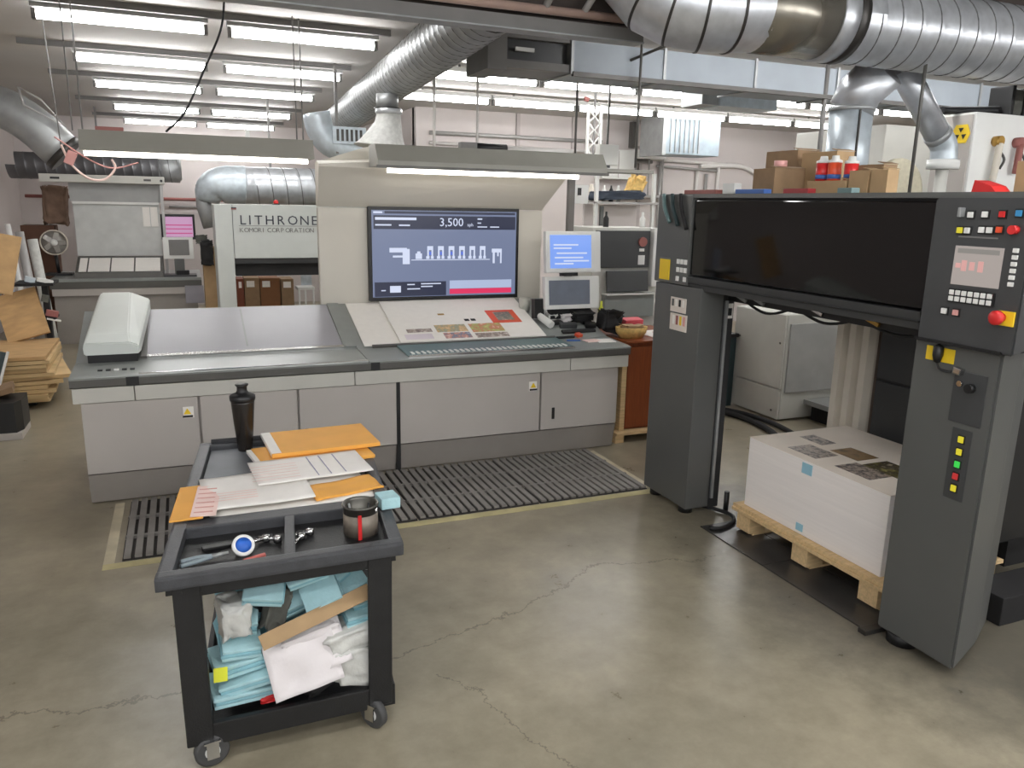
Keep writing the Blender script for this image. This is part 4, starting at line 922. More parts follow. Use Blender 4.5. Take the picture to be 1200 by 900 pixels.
# big duct at the top right with gored elbow
d2 = thing('large_spiral_duct', 'large shiny spiral duct with gored elbow at top right', 'duct', (5, 4.0, 3.0))
obj('spiral_body', spiral(B(), (3.78, 4.0, 3.235), (9.5, 4.0, 3.225), 0.24, 0.16, 0.0015, 36), M_steel, d2)
obj('lock_seam', helix(B(), (3.9, 4.0, 3.235), (9.5, 4.0, 3.225), 0.2405, 0.16, 0.0045, 30), mat('seam_grey', (98, 98, 98), .5), d2)
obj('plain_section', tube(B(), [(3.12, 4.0, 3.235), (3.62, 4.0, 3.235)], 0.24, 36), mat('duct_bronze', (140, 135, 124), 0.25, 0.7, var=0.08), d2)
obj('collar', tube(B(), [(3.61, 4.0, 3.235), (3.74, 4.0, 3.235)], 0.249, 36), M_steel, d2)
obj('sleeve', tube(B(), [(3.7, 4.0, 3.235), (4.0, 4.0, 3.235)], 0.2395, 36), M_steel, d2)
obj('dark_band', tube(B(), [(3.73, 4.0, 3.235), (3.80, 4.0, 3.235)], 0.252, 36), M_steelk, d2)
gor = [(3.14, 4.0, 3.235), (2.98, 4.01, 3.222), (2.84, 4.06, 3.222), (2.72, 4.13, 3.25), (2.62, 4.21, 3.31), (2.55, 4.28, 3.42), (2.50, 4.33, 3.58), (2.48, 4.36, 4.38)]
fr = frames(gor)
for i in range(len(gor) - 1):
    bm = B(); seg = 36; rings = []
    for (p, u, v, t) in (fr[i], fr[i + 1]):
        rings.append([bm.verts.new(p + (u * math.cos(2 * math.pi * k / seg) + v * math.sin(2 * math.pi * k / seg)) * (0.24 + 0.0015 * i)) for k in range(seg)])
    for k in range(seg): bm.faces.new((rings[0][k], rings[0][(k + 1) % seg], rings[1][(k + 1) % seg], rings[1][k])).smooth = True
    bmesh.ops.recalc_face_normals(bm, faces=bm.faces[:])
    g = obj('gore', bm, M_steel, d2)
    (p, u, v, t) = fr[i]
    if i: obj('gore_seam', tube(B(), [p - t * .008, p + t * .008], 0.2475, 36), M_steelk, d2)
# drops under the big duct
v1 = thing('duct_drop', 'upright galvanised duct drop behind the cartons on the delivery', 'duct', (4.4, 4.4, 2.4))
obj('drop_upper', tube(B(), [(4.52, 4.28, 3.06), (4.45, 4.42, 2.92), (4.42, 4.45, 2.80)], 0.155, 24), M_steel, v1)
obj('drop_body', tube(B(), [(4.42, 4.45, 2.80), (4.43, 4.45, 2.195)], 0.145, 24), M_steelb, v1)
obj('drop_ring', tube(B(), [(4.42, 4.45, 2.785), (4.42, 4.45, 2.815)], 0.16, 24), M_steeld, v1)
obj('drop_seam', box(B(), 4.36, 4.37, 4.305, 4.318, 2.2, 2.8), M_steelk, v1)
v2 = thing('slanted_duct', 'thin slanted steel duct ending in white elbow at upper right', 'duct', (5.3, 4.5, 2.4))
obj('slanted_pipe', tube(B(), [(4.80, 4.42, 3.12), (5.35, 4.5, 2.68)], 0.092, 22), M_steel, v2)
obj('pipe_ring', tube(B(), [(5.33, 4.5, 2.695), (5.37, 4.5, 2.665)], 0.10, 22), M_steeld, v2)
obj('elbow', tube(B(), curve([(5.35, 4.5, 2.68), (5.43, 4.5, 2.60), (5.45, 4.5, 2.49)], 5), 0.096, 22), M_steelb, v2)
obj('flange', tube(B(), [(5.45, 4.5, 2.43), (5.45, 4.5, 2.50)], 0.115, 22), M_white, v2)
obj('stem', tube(B(), [(5.45, 4.5, 1.6), (5.45, 4.5, 2.43)], 0.045, 14), M_boxp, v2)
# rectangular trunk across the back
rt = thing('rectangular_duct', 'long pale rectangular duct crossing behind the big round duct', 'duct', (5.5, 6.2, 3.1))
M_trunk = mat('trunk_pale', (150, 158, 166), 0.5, 0.0, var=0.06, scale=4)
secs = [2.98, 3.85, 4.8, 5.75, 6.7, 7.65, 8.6]
for a, b_ in zip(secs, secs[1:]): obj('trunk_section', box(B(), a + .006, b_ - .006, 6.0, 6.5, 3.145, 3.385), M_trunk, rt)
for a in secs: obj('joint_flange', box(B(), a - .012, a + .012, 5.985, 6.515, 3.13, 3.40), M_steeld, rt)
obj('underside_angle', box(B(), 2.985, 8.6, 5.97, 6.01, 3.115, 3.15), M_steelk, rt)
mx_ = thing('mixing_box', 'dark grey boxy damper with open slot at end of rectangular duct', 'duct box', (2.6, 6.2, 3.1))
obj('box_frame', box(B(), 2.26, 2.42, 6.0, 6.5, 3.12, 3.40), M_rail, mx_); obj('box_body', box(B(), 2.42, 2.96, 6.06, 6.5, 3.14, 3.40), M_dk2, mx_)
obj('slot_rail', box(B(), 2.42, 2.96, 6.0, 6.06, 3.14, 3.20), M_rail, mx_); obj('slot_rail', box(B(), 2.42, 2.96, 6.0, 6.06, 3.36, 3.40), M_rail, mx_); obj('slot_bar', box(B(), 2.50, 2.66, 6.02, 6.04, 3.27, 3.30), M_fix, mx_)
df = thing('supply_diffuser', 'bluish galvanised duct box with louvred side hung by the far wall', 'duct box', (7, 10.4, 3))
obj('hanger', box(B(), 7.4, 7.43, 10.9, 10.93, 3.4, CZ), M_rail, df); obj('box_shell', box(B(), 6.90, 7.90, 10.6, 11.2, 2.90, 3.46, 0.01), mat('diffuser_steel', (146, 158, 166), 0.45, 0.2, var=.12, scale=8), df); obj('side_flange', box(B(), 6.82, 6.88, 10.55, 11.2, 2.88, 3.46), M_steeld, df)
for k in range(7): obj('louvre', box(B(), 6.98 + k * .085, 7.0 + k * .085, 10.575, 10.6, 2.93, 3.43), M_steeld, df)
d5 = thing('duct_offtake', 'small galvanised offtake box under the rectangular duct', 'duct box', (5.4, 7, 3.1))
obj('hanger', box(B(), 5.5, 5.53, 7.1, 7.13, 3.3, CZ), M_rail, d5); obj('box_shell', box(B(), 5.15, 5.88, 6.95, 7.35, 3.12, 3.31, 0.008), M_steelb, d5); obj('end_flange', box(B(), 4.95, 5.15, 6.98, 7.35, 3.13, 3.32), M_steeld, d5)
# far left ducts
d6 = thing('wall_duct', 'dull blue-grey duct coming from the left edge and bending down', 'duct', (-1.5, 10, 2.5))
obj('duct_bend', tube(B(), curve([(-2.6, 10.0, 3.02), (-2.1, 10.0, 3.02), (-1.7, 10.0, 3.0), (-1.4, 10.0, 2.83), (-1.14, 10.0, 2.56)], 4), 0.21, 22), M_steeld, d6)
obj('outlet_ring', tube(B(), [(-1.15, 10.0, 2.57), (-1.10, 10.0, 2.52)], 0.22, 22), M_steelk, d6)
fr_ = [(-1.42, 9.75, 3.14), (-1.30, 9.75, 3.06), (-1.36, 9.75, 2.90), (-1.46, 9.75, 2.98)]
obj('damper_frame', tube(B(), [(-1.45, 9.76, 3.17), (-1.26, 9.76, 3.06), (-1.05, 9.76, 2.80), (-1.42, 9.76, 3.0), (-1.45, 9.76, 3.17)], 0.012, 6), M_cond, d6)
d7 = thing('dark_round_duct', 'dark round duct crossing behind the rear console canopy', 'duct', (-1, 15, 2.4))
obj('sleeve', tube(B(), [(-0.3, 15.0, 2.56), (0.03, 15.0, 2.56)], 0.212, 22), MATS.get('duct_dark_grey') or M_steeld, d7); obj('hanger', box(B(), -1.2, -1.17, 14.99, 15.01, 2.7, CZ), M_rail, d7); obj('duct_body', spiral(B(), (-2.5, 15.0, 2.56), (0.0, 15.0, 2.56), 0.21, 0.14, 0.005, 22), mat('duct_dark_grey', (112, 112, 114), 0.45, 0.6), d7); obj('end_cap', lathe(B(), [(0, 0), (.16, .0), (.21, -.06), (.21, -.12), (0, -.12)], seg=22, mt=Matrix.Translation((0.06, 15.0, 2.56)) @ Euler((0, math.radians(90), 0)).to_matrix().to_4x4()), M_steeld, d7)  # the round duct has its own darker grey
d8 = thing('silver_round_duct', 'shiny silver round duct above the lettered press delivery', 'duct', (1, 12.5, 2))
obj('duct_body', spiral(B(), (0.78, 11.9, 2.29), (2.6, 11.9, 2.29), 0.255, 0.2, 0.002, 28), M_steel, d8)
obj('lock_seam', helix(B(), (1.0, 11.9, 2.29), (2.6, 11.9, 2.29), 0.256, 0.2, 0.006), MATS['seam_grey'], d8)
obj('sleeve', tube(B(), [(0.8, 11.9, 2.29), (1.04, 11.9, 2.29)], 0.2545, 28), M_steel, d8)
obj('hanger', box(B(), 1.2, 1.23, 11.89, 11.91, 2.5, CZ), M_rail, d8)
obj('reducer', tube(B(), curve([(0.36, 11.9, 2.05), (0.40, 11.9, 2.2), (0.55, 11.9, 2.28), (0.8, 11.9, 2.29), (0.86, 11.9, 2.29)], 3), [.14, .17, .19, .21, .23, .245, .25, .26, .262, .262, .262, .262, .262], 28), M_steelb, d8)
obj('down_leg', tube(B(), [(0.31, 11.9, 2.28), (0.30, 11.9, 2.0), (0.36, 11.9, 1.7)], [.10, .10, .085], 18), M_steeld, d8)
# second hanging lamp at left over the scanner
hl = thing('hanging_lamp', 'long grey hanging trough lamp over the scanner end of console', 'lamp', (0.2, 6.9, 2.4))
obj('trough', prism(B(), [(6.75, 2.43), (6.80, 2.58), (7.05, 2.58), (7.10, 2.43)], -0.66, 1.04, 'X'), M_hood2, hl)
obj('lamp_tube', tube(B(), [(-0.64, 6.86, 2.415), (1.0, 6.86, 2.415)], 0.022, 10), MATS['hood_tube'], hl)
for x in (-0.64, 0.98):
    obj('hanger_rod', tube(B(), [(x, 6.92, 2.57), (x, 6.92, CZ)], 0.006, 6), M_rail, hl); obj('hanger_rod', tube(B(), [(x - .06, 6.85, 2.57), (x - .06, 6.85, CZ)], 0.005, 6), M_rail, hl)
obj('junction_block', box(B(), -0.55, -0.36, 6.85, 6.95, 2.58, 2.61), M_redpipe, hl); obj('bracket', box(B(), 0.52, 0.55, 6.83, 6.86, 2.58, 2.64), M_white, hl)
one('ceiling_cable', tube(B(), curve([(0.40, 6.5, 3.52), (0.36, 6.5, 3.30), (0.24, 6.5, 3.04), (0.08, 6.55, 2.72), (-0.06, 6.7, 2.585)], 6), 0.008, 6), M_cable, 'black cable drooping from ceiling to the hanging trough lamp', 'cable')
pk = thing('pink_socket', 'pink cable connector dangling below the left duct', 'connector', (-0.75, 7.5, 2.3))
obj('socket_body', obox(B(), (-0.80, 7.5, 2.40), (.07, .05, .11), (0, 25, 0), .008), M_pink, pk)
obj('socket_cord', tube(B(), curve([(-0.86, 7.5, 2.5), (-0.80, 7.5, 2.35), (-0.68, 7.5, 2.24), (-0.56, 7.5, 2.24), (-0.48, 7.5, 2.33), (-0.5, 7.5, 2.4)], 6), 0.009, 6), M_pinkform, pk)
obj('hang_wire', tube(B(), [(-0.86, 7.5, 2.5), (-0.90, 7.5, CZ)], .005, 6), M_rail, pk)
obj('loop_cord', tube(B(), curve([(-0.9, 7.5, 2.56), (-0.68, 7.5, 2.40), (-0.5, 7.5, 2.33), (-0.3, 7.5, 2.38)], 6), 0.007, 6), M_pink, pk)
for i, (x, y, z0, lab) in enumerate(((3.52, 6.95, 2.38, 'thin dark hanger rod holding right end of display hood'), (3.56, 5.9, 2.42, 'thin dark hanger rod before the rectangular duct'), (5.62, 6.0, 2.2, 'grey hanger strut behind the cartons'), (4.45, 3.9, 2.19, 'thin dark hanger rod by the slanted duct'))):
    one('hanger_rod', tube(B(), [(x, y, z0), (x, y, CZ)], 0.022 if i == 2 else 0.011, 8), M_rail if i == 2 else M_lip, lab, 'rod', 'overhead hanger rods')
one('rod_brace', tube(B(), [(3.52, 6.0, 3.28), (3.95, 5.4, 3.5)], 0.012, 8), M_lip, 'short dark slanted brace under the duct end', 'brace')
for i, (x, z) in enumerate(((1.95, 2.56), (2.36, 2.56))): one('hood_rod', tube(B(), [(x + .2, 7.05, z), (x + .2, 7.05, CZ)], 0.012, 8), M_condw, ('white rod rising from the hood beside flared outlet', 'white rod rising from the hood near the black clamp')[i], 'rod', 'white hood rods')
hc = thing('hood_clamp', 'black and grey clamp lying on the hood top', 'clamp', (2.6, 7.0, 2.56)); obj('jaw', box(B(), 2.37, 2.52, 6.93, 7.03, 2.56, 2.64, .008), M_rail, hc); obj('sleeve', tube(B(), [(2.53, 6.98, 2.60), (2.82, 6.98, 2.60)], 0.04, 12), M_black, hc)
one('hood_pipe', tube(B(), [(2.82, 6.98, 2.60), (3.5, 6.98, 2.60)], 0.025, 10), M_condw, 'white pipe lying along the hood top right of the clamp', 'pipe')

# ================================================================== FAR WALL AT RIGHT
CD = [((3.6, 3.15), (6.6, 3.15), .03, M_cond, 'upper grey conduit along the far wall above the hood'), ((3.6, 3.0), (6.6, 2.98), .025, M_condw, 'white conduit along the far wall, middle of three'), ((3.6, 2.90), (7.6, 2.86), .03, M_cond, 'lower grey conduit along the far wall'), ((7.7, 2.90), (9.4, 2.88), .03, M_condw, 'white conduit right of the diffuser box'), ((7.7, 2.80), (9.0, 2.76), .022, M_cond, 'thin grey conduit below the diffuser box')]
for (a, b_, r, m, lab) in CD: one('wall_conduit', tube(B(), [(a[0], 12.05, a[1]), (b_[0], 12.05, b_[1])], r, 8), m, lab, 'conduit', 'conduits on the far wall')
one('bent_conduit', tube(B(), curve([(8.6, 12.05, 2.82), (9.3, 12.05, 2.86), (9.7, 12.05, 2.80), (9.9, 12.05, 2.55), (9.95, 12.05, 1.5)], 5), .04, 8), M_condw, 'thick white conduit curving down the far wall behind cartons', 'conduit')
for i, (x, z1) in enumerate(((8.55, 2.75), (8.75, 2.7), (9.0, 2.85), (7.78, 2.95))):
    one('wall_conduit', tube(B(), [(x, 12.05, 1.2), (x, 12.05, z1)], .028, 8), M_condw if i % 2 == 0 else M_cond, ('upright white conduit left of two under the diffuser', 'upright grey conduit between two white ones', 'upright white conduit nearest the cartons', 'upright grey conduit left of diffuser box')[i], 'conduit', 'upright conduits on the far wall')
wp = thing('wall_cabinet', 'cream wall cabinet with open lower rack left of the diffuser', 'cabinet', (7.1, 12, 2.3))
obj('cabinet_box', box(B(), 6.5, 7.1, 11.8, 12.1, 2.55, 3.02, .008), M_white, wp); obj('rack_top', box(B(), 7.1, 7.72, 11.8, 12.1, 2.9, 3.04), M_white, wp)
for x in (7.14, 7.40, 7.68): obj('rack_bar', tube(B(), [(x, 11.82, 2.3), (x, 11.82, 2.9)], .014, 6), M_cond, wp)
obj('rack_shelf', box(B(), 6.5, 7.72, 11.8, 12.1, 2.26, 2.30), M_cond, wp); obj('door_line', box(B(), 6.79, 6.8, 11.79, 11.8, 2.57, 3.0), M_block, wp)
wc = thing('wall_panel', 'pinkish wall panel box with small labels above the cabinet', 'electrical panel', (7.4, 12, 3.2)); obj('panel_box', box(B(), 7.22, 7.72, 11.95, 12.1, 3.10, 3.46, .006), M_wall, wc); obj('panel_label', box(B(), 7.45, 7.6, 11.945, 11.95, 3.18, 3.24), M_white, wc); obj('panel_lamp', tube(B(), [(7.65, 11.95, 3.38), (7.65, 11.93, 3.38)], .03, 10), M_redpipe, wc); obj('panel_edge', box(B(), 7.14, 7.20, 11.98, 12.1, 3.08, 3.5), M_lip, wc)
lt = thing('lattice_stand', 'white lattice scissor stand hanging by the far wall', 'stand', (4.8, 9.0, 2.5))
for x in (4.72, 4.90): obj('rail', box(B(), x - .012, x + .012, 8.98, 9.02, 2.55, 3.32), M_white, lt)
for k in range(4):
    z = 2.62 + k * .16; obj('cross_bar', tube(B(), [(4.73, 9.0, z), (4.89, 9.0, z + .16)], .012, 6), M_white, lt); obj('cross_bar', tube(B(), [(4.89, 9.0, z), (4.73, 9.0, z + .16)], .012, 6), M_white, lt)
obj('foot_plate', box(B(), 4.70, 4.92, 8.97, 9.03, 2.52, 2.58), M_dk2, lt); obj('hanger', box(B(), 4.80, 4.82, 8.99, 9.01, 2.58, CZ), M_rail, lt); obj('top_clip', obox(B(), (4.68, 8.98, 3.37), (.06, .04, .05), (0, 20, 0), .01), M_redpipe, lt)
pb = thing('junction_box', 'white junction box hanging right of the lattice stand', 'electrical box', (4.45, 8.0, 2.6)); obj('box_shell', box(B(), 4.33, 4.57, 7.95, 8.05, 2.55, 2.77, .008), M_white, pb); obj('hanger', box(B(), 4.44, 4.46, 7.99, 8.01, 2.7, CZ), M_lip, pb); obj('box_base', box(B(), 4.30, 4.48, 7.97, 8.05, 2.52, 2.55), M_dk2, pb)
sh = thing('wall_shelf', 'open frame shelf behind the touch monitors carrying a dark bundle', 'shelf', (5.0, 8.6, 0))
obj('shelf_board', box(B(), 4.6, 5.45, 8.45, 8.9, 2.13, 2.155), M_cond, sh)
for x in (4.62, 5.42): obj('upright', box(B(), x - .02, x + .02, 8.5, 8.54, 0, 2.5), M_white, sh)
obj('back_sheet', box(B(), 4.64, 5.40, 8.86, 8.9, 1.5, 2.12), M_wall, sh); obj('side_bar', box(B(), 4.66, 4.70, 8.46, 8.5, 1.75, 2.1), M_dk, sh)
one('dark_bundle', crumple(B(), (4.98, 8.66, 2.235), (.70, .3, .12), (0, -2, 0), amp=.2, seed=31), mat('dark_blue_cloth', (58, 66, 78), 0.8, var=.3), 'dark blue bundle lying on the open frame shelf', 'bundle')
one('straw_brush', crumple(B(), (5.30, 8.75, 2.36), (.20, .15, .26), (0, 20, 0), amp=.45, seed=33), M_straw, 'orange-brown bristle brush at right on the open shelf', 'brush')
one('beige_jug', lathe(B(), [(0, 0), (.07, 0), (.08, .05), (.08, .16), (.03, .22), (.03, .26), (0, .26)], seg=16, mt=Matrix.Translation((4.72, 8.84, 2.155)) @ Matrix.Scale(.8, 4)), M_beig, 'beige jug at left on the open shelf', 'jug')
for i, x in enumerate((4.88, 4.98, 5.08)): one('shelf_bottle', lathe(B(), [(0, 0), (.03, 0), (.03, .13), (.012, .17), (.012, .2), (0, .2)], seg=12, mt=Matrix.Translation((x, 8.8, 2.155))), (M_white, M_black, M_white)[i], ('white bottle next to the beige jug', 'black bottle in the middle of the open shelf', 'white bottle left of bristle brush')[i], 'bottle', 'bottles on the open shelf')
sk = thing('switch_box', 'white switch box fixed to the hood post', 'switch', (3.72, 7.1, 2.1)); obj('cover', box(B(), 3.555, 3.72, 7.02, 7.06, 2.12, 2.30, .006), M_white, sk); obj('toggle', box(B(), 3.60, 3.63, 7.0, 7.02, 2.2, 2.27), M_black, sk)

# control cabinet right of the monitors
cc = thing('control_cabinet', 'cream framed cabinet with dark doors behind the wooden cabinet', 'cabinet', (4.3, 7.4, 0))
obj('frame', box(B(), 3.93, 4.73, 7.28, 7.9, 0.0, 1.885, .01), M_boxp, cc)
ud = obj('upper_door', box(B(), 3.96, 4.60, 7.24, 7.28, 1.47, 1.855, .006), M_dk2, cc); obj('red_button', tube(B(), [(4.50, 7.24, 1.74), (4.50, 7.215, 1.74)], .05, 14), M_redpipe, ud); obj('door_label', box(B(), 4.46, 4.54, 7.235, 7.24, 1.50, 1.6), M_white, ud); obj('button_label', box(B(), 4.47, 4.53, 7.235, 7.24, 1.64, 1.67), M_white, ud)
ld = obj('lower_door', obox(B(), (4.33, 7.22, 1.33), (.50, .03, .22), (-8, 0, 0), .006), M_dk2, cc); obj('sill', box(B(), 4.06, 4.66, 7.15, 7.28, 1.19, 1.205), M_white, cc); obj('shelf_front', box(B(), 4.06, 4.66, 7.2, 7.28, 0.95, 1.19), M_top, cc)
obj('corner_post', box(B(), 4.62, 4.73, 7.2, 7.28, 1.27, 1.88, .006), M_white, cc)
for i, x in enumerate((4.17, 4.62)): one('spray_bottle', lathe(B(), [(0, 0), (.03, 0), (.03, .09), (.012, .12), (.012, .16), (0, .16)], seg=12, mt=Matrix.Translation((x, 7.45, 1.886))), M_black if i == 0 else M_white, ('small black bottle on the control cabinet', 'white bottle at right corner of the control cabinet')[i], 'bottle', 'bottles on the control cabinet')

# wooden cabinet on pallet at the right end of the console
wcb = thing('wooden_cabinet', 'red-brown wooden cabinet at right end of the console', 'cabinet', (3.95, 6.2, 0.1))
obj('carcass', box(B(), 3.62, 4.35, 5.99, 6.75, .10, .905, .006), M_brown, wcb); obj('front_door', box(B(), 3.63, 4.34, 5.965, 5.99, .12, .87, .005), M_brown, wcb); obj('edge_strip', box(B(), 3.565, 3.615, 5.95, 6.7, .1, .9, .004), M_woode, wcb); obj('cabinet_top', box(B(), 3.6, 4.37, 5.95, 6.77, .905, .925, .004), M_brown, wcb)
wpl = thing('wooden_pallet', 'small wooden pallet under the red-brown cabinet', 'pallet', (3.9, 6.3, 0)); obj('deck_board', box(B(), 3.5, 4.4, 5.88, 6.03, .075, .1, .003), M_pal, wpl); obj('deck_board', box(B(), 3.5, 4.4, 6.1, 6.7, .075, .1, .003), M_pal, wpl)
for x in (3.5, 3.95, 4.3): obj('runner', box(B(), x, x + .09, 5.9, 6.7, 0, .075, .004), M_pal, wpl)
ppz = thing('paper_sheets', 'white papers on top of the red-brown cabinet', 'paper', (4.1, 6.2, .925)); obj('paper_sheet', obox(B(), (4.12, 6.22, .93), (.36, .42, .008), (0, 0, 6)), M_paper, ppz); obj('paper_sheet', obox(B(), (4.2, 6.15, .937), (.26, .3, .006), (0, 0, -8)), M_pinkform, ppz)
bs = thing('wicker_basket', 'straw coloured basket of bits on the wooden cabinet corner', 'basket', (3.74, 6.15, .925))
bm = B(); lathe(bm, [(0, 0), (.10, 0), (.135, .05), (.145, .10), (.13, .10), (.12, .055), (.09, .012), (0, .012)], seg=20, mt=Matrix.Translation((3.76, 6.15, .925)) @ Matrix.Diagonal((1.1, .8, 1, 1))); obj('basket_wall', bm, M_straw, bs); obj('basket_fill', crumple(B(), (3.76, 6.15, 1.0), (.2, .15, .09), amp=.4, seed=41), M_card, bs)
one('red_packet', obox(B(), (3.86, 6.32, 1.03), (.2, .1, .09), (10, 0, 4), .01), mat('pink_red', (216, 84, 96), 0.5), 'pinkish red packet behind the wicker basket', 'packet')
one('yellow_bottle', lathe(B(), [(0, 0), (.03, 0), (.028, .1), (.012, .16), (.01, .2), (0, .2)], seg=12, mt=Matrix.Translation((3.60, 6.45, 1.03))), mat('lime_yellow', (206, 212, 70), 0.5), 'lime yellow bottle standing behind the wicker basket', 'bottle')
one('black_bag', crumple(B(), (3.62, 6.33, 1.06), (.2, .2, .2), (0, 10, 0), amp=.4, seed=43), M_blackm, 'black tool bag beside lower touch monitor', 'bag')
# small things on the right of the desk
sb_ = thing('spray_bottle', 'white spray bottle lying right of the printed sheet', 'bottle', on_desk(3.02, 6.5, .02)); obj('bottle_body', tube(B(), [on_desk(3.04, 6.36, .04), on_desk(2.99, 6.52, .05), on_desk(2.985, 6.56, .05)], [.035, .032, .012], 12), M_white, sb_); obj('trigger', obox(B(), on_desk(2.985, 6.6, .05), (.07, .03, .03), (20, 0, 0), .005), M_white, sb_)
jr = thing('glass_cup', 'glass jar with dark contents left of lower touch monitor', 'jar', on_desk(2.94, 6.72, .01)); obj('jar_wall', lathe(B(), [(0, 0), (.05, 0), (.055, .12), (.048, .12), (.045, .01), (0, .01)], seg=18, mt=Matrix.Translation(on_desk(2.94, 6.75, .0))), mat('jar_glass', (190, 190, 180), 0.15), jr); obj('jar_fill', lathe(B(), [(0, 0), (.044, 0), (.044, .06), (0, .06)], seg=14, mt=Matrix.Translation(on_desk(2.94, 6.75, .012))), M_blackm, jr)
for i, (x, y, s, m, rz, lab) in enumerate(((3.14, 6.45, (.12, .05, .03), M_blackm, 15, 'black hand tool by the white spray bottle'), (3.22, 6.38, (.16, .06, .04), M_dk2, -8, 'dark grey densitometer lying on the desk'), (3.34, 6.42, (.2, .04, .035), M_chrome, 5, 'chrome tool lying before the lower monitor'), (3.1, 6.18, (.18, .03, .02), M_blackm, 4, 'black pen at front right of the desk'), (3.24, 6.2, (.06, .05, .03), M_redo, 20, 'small orange box on the desk'), (3.28, 6.02, (.14, .1, .008), M_pinkform, 8, 'pale card on the flat desk strip'), (3.12, 6.06, (.12, .03, .012), M_bluep, -12, 'blue-purple pen set on the flat desk strip'), (3.40, 6.0, (.16, .14, .006), M_paper, -5, 'white note on right end of the console'))):
    p = on_desk(x, y, s[2] / 2) if y > 6.18 else (x, y, .925 + (y - 5.76) * .043 + s[2] / 2)
    one('desk_item', obox(B(), p, s, (SL if y > 6.18 else 2, 0, rz), min(.006, s[2] * .3)), m, lab, 'desk item', 'small things on the console desk')

one('cable_tangle', crumple(B(), on_desk(3.40, 6.50, .05), (.22, .16, .10), (15, 0, 0), amp=.5, seed=61), M_blackm, 'tangle of black cables under the lower touch monitor', 'cable')
one('crumpled_tissue', crumple(B(), on_desk(3.26, 6.52, .035), (.12, .1, .07), (15, 0, 0), amp=.45, seed=62), M_cloth, 'crumpled white tissue before the lower touch monitor', 'tissue')
one('crumpled_tissue', crumple(B(), on_desk(3.12, 6.55, .03), (.1, .09, .06), (15, 0, 0), amp=.45, seed=63), M_bag, 'crumpled grey tissue beside the white spray bottle', 'tissue')
one('long_pen_tray', obox(B(), on_desk(3.28, 6.28, .012), (.34, .05, .02), (SL, 0, 3), .005), M_dk3, 'long dark pen tray along the foot of the slanted desk', 'tray')
one('power_adapter', obox(B(), on_desk(3.44, 6.36, .025), (.1, .06, .04), (SL, 0, -15), .008), M_black, 'black power adapter at right end of the slanted desk', 'adapter')

# ================================================================== ON TOP OF THE DELIVERY
ZB = 2.192
def carton(name, x0, x1, y0, y1, h, m, label, group='cartons on the delivery'):
    t = thing(name, label, 'carton', ((x0 + x1) / 2, (y0 + y1) / 2, ZB), group); obj('box_walls', box(B(), x0, x1, y0, y1, ZB, ZB + h, .003), m, t)
    obj('tape_seam', box(B(), x0 - .001, x1, (y0 + y1) / 2 - .012, (y0 + y1) / 2 + .012, ZB + h, ZB + h + .001), M_woode, t); obj('flap', obox(B(), ((x0 + x1) / 2, y0 + .02, ZB + h + .008), ((x1 - x0), .05, .004), (12, 0, 0)), m, t); return t
carton('cardboard_box', 3.42, 3.66, 4.01, 4.21, .16, M_card2, 'old brown carton with open top at left on the delivery')
carton('cardboard_box', 3.72, 3.9, 4.16, 4.46, .29, M_card2, 'tall brown carton behind the open brown carton')
carton('cardboard_box', 3.66, 3.80, 3.76, 4.05, .26, M_card, 'tall tan carton left of the red tins')
carton('cardboard_box', 3.42, 3.56, 3.42, 3.72, .075, M_card, 'low flat tan carton under the red tins')
carton('cardboard_box', 3.42, 3.50, 3.27, 3.405, .125, M_card, 'small tan carton right of the red tins')
carton('cardboard_box', 3.42, 3.50, 3.145, 3.255, .125, M_card, 'pale plywood-coloured carton at right of the small cartons')
carton('cardboard_box', 3.52, 3.62, 3.27, 3.47, .16, M_card2, 'dark brown carton behind the two small cartons')
carton('cardboard_box', 3.45, 3.62, 2.2, 2.47, .14, M_card, 'tan carton at the right edge above the control panel')
def tin(y, x, r, h, ms, lab, z0):
    t = thing('ink_tin', lab, 'tin', (x, y, z0), 'red tins on the delivery'); c = Matrix.Translation((x, y, z0))
    obj('tin_wall', lathe(B(), [(0, 0), (r, 0), (r, h), (0, h)], seg=20, mt=c), ms, t); obj('lid', lathe(B(), [(0, h), (r * 1.04, h), (r * 1.04, h + .012), (r * .6, h + .02), (r * .5, h + .04), (0, h + .04)], seg=20, mt=c), M_white, t); obj('label_band', lathe(B(), [(r, .01), (r * 1.012, .01), (r * 1.012, h * .35), (r, h * .35)], seg=20, mt=c), M_bluep, t)
tin(3.69, 3.50, .04, .10, M_red, 'red and white tin, left one on flat carton', ZB + .078); tin(3.60, 3.50, .038, .10, M_redo, 'orange-red tin, middle one on flat carton', ZB + .078); tin(3.475, 3.50, .038, .09, M_red, 'red tin with pale lid, right one on flat carton', ZB + .078)
one('pink_jar', lathe(B(), [(0, 0), (.04, 0), (.04, .04), (0, .04)], seg=16, mt=Matrix.Translation((3.52, 4.08, ZB + .17))), mat('pale_pink_lid', (226, 170, 164), 0.5), 'pale pink jar lid on the open brown carton', 'jar')
for i, (y0, y1, m, lab) in enumerate(((4.4, 4.76, M_redpipe, 'dull red bar lying at left on the delivery top'), (3.93, 4.2, M_bluep, 'blue bar lying before the brown carton'), (3.56, 3.76, mat('dark_red', (150, 40, 44), 0.5), 'dark red bar lying before the flat carton'), (3.24, 3.34, M_teal, 'teal block lying before the small cartons'))):
    one('colour_bar', box(B(), 3.28, 3.34, y0, y1, ZB, ZB + .03, .006), m, lab, 'bar', 'coloured bars on the delivery top')
one('red_wedge', prism(B(), [(2.56, ZB), (2.44, ZB), (2.47, ZB + .03), (2.55, ZB + .055)], 3.3, 3.4, 'X'), M_red, 'bright red wedge on the delivery above the control panel', 'wedge')
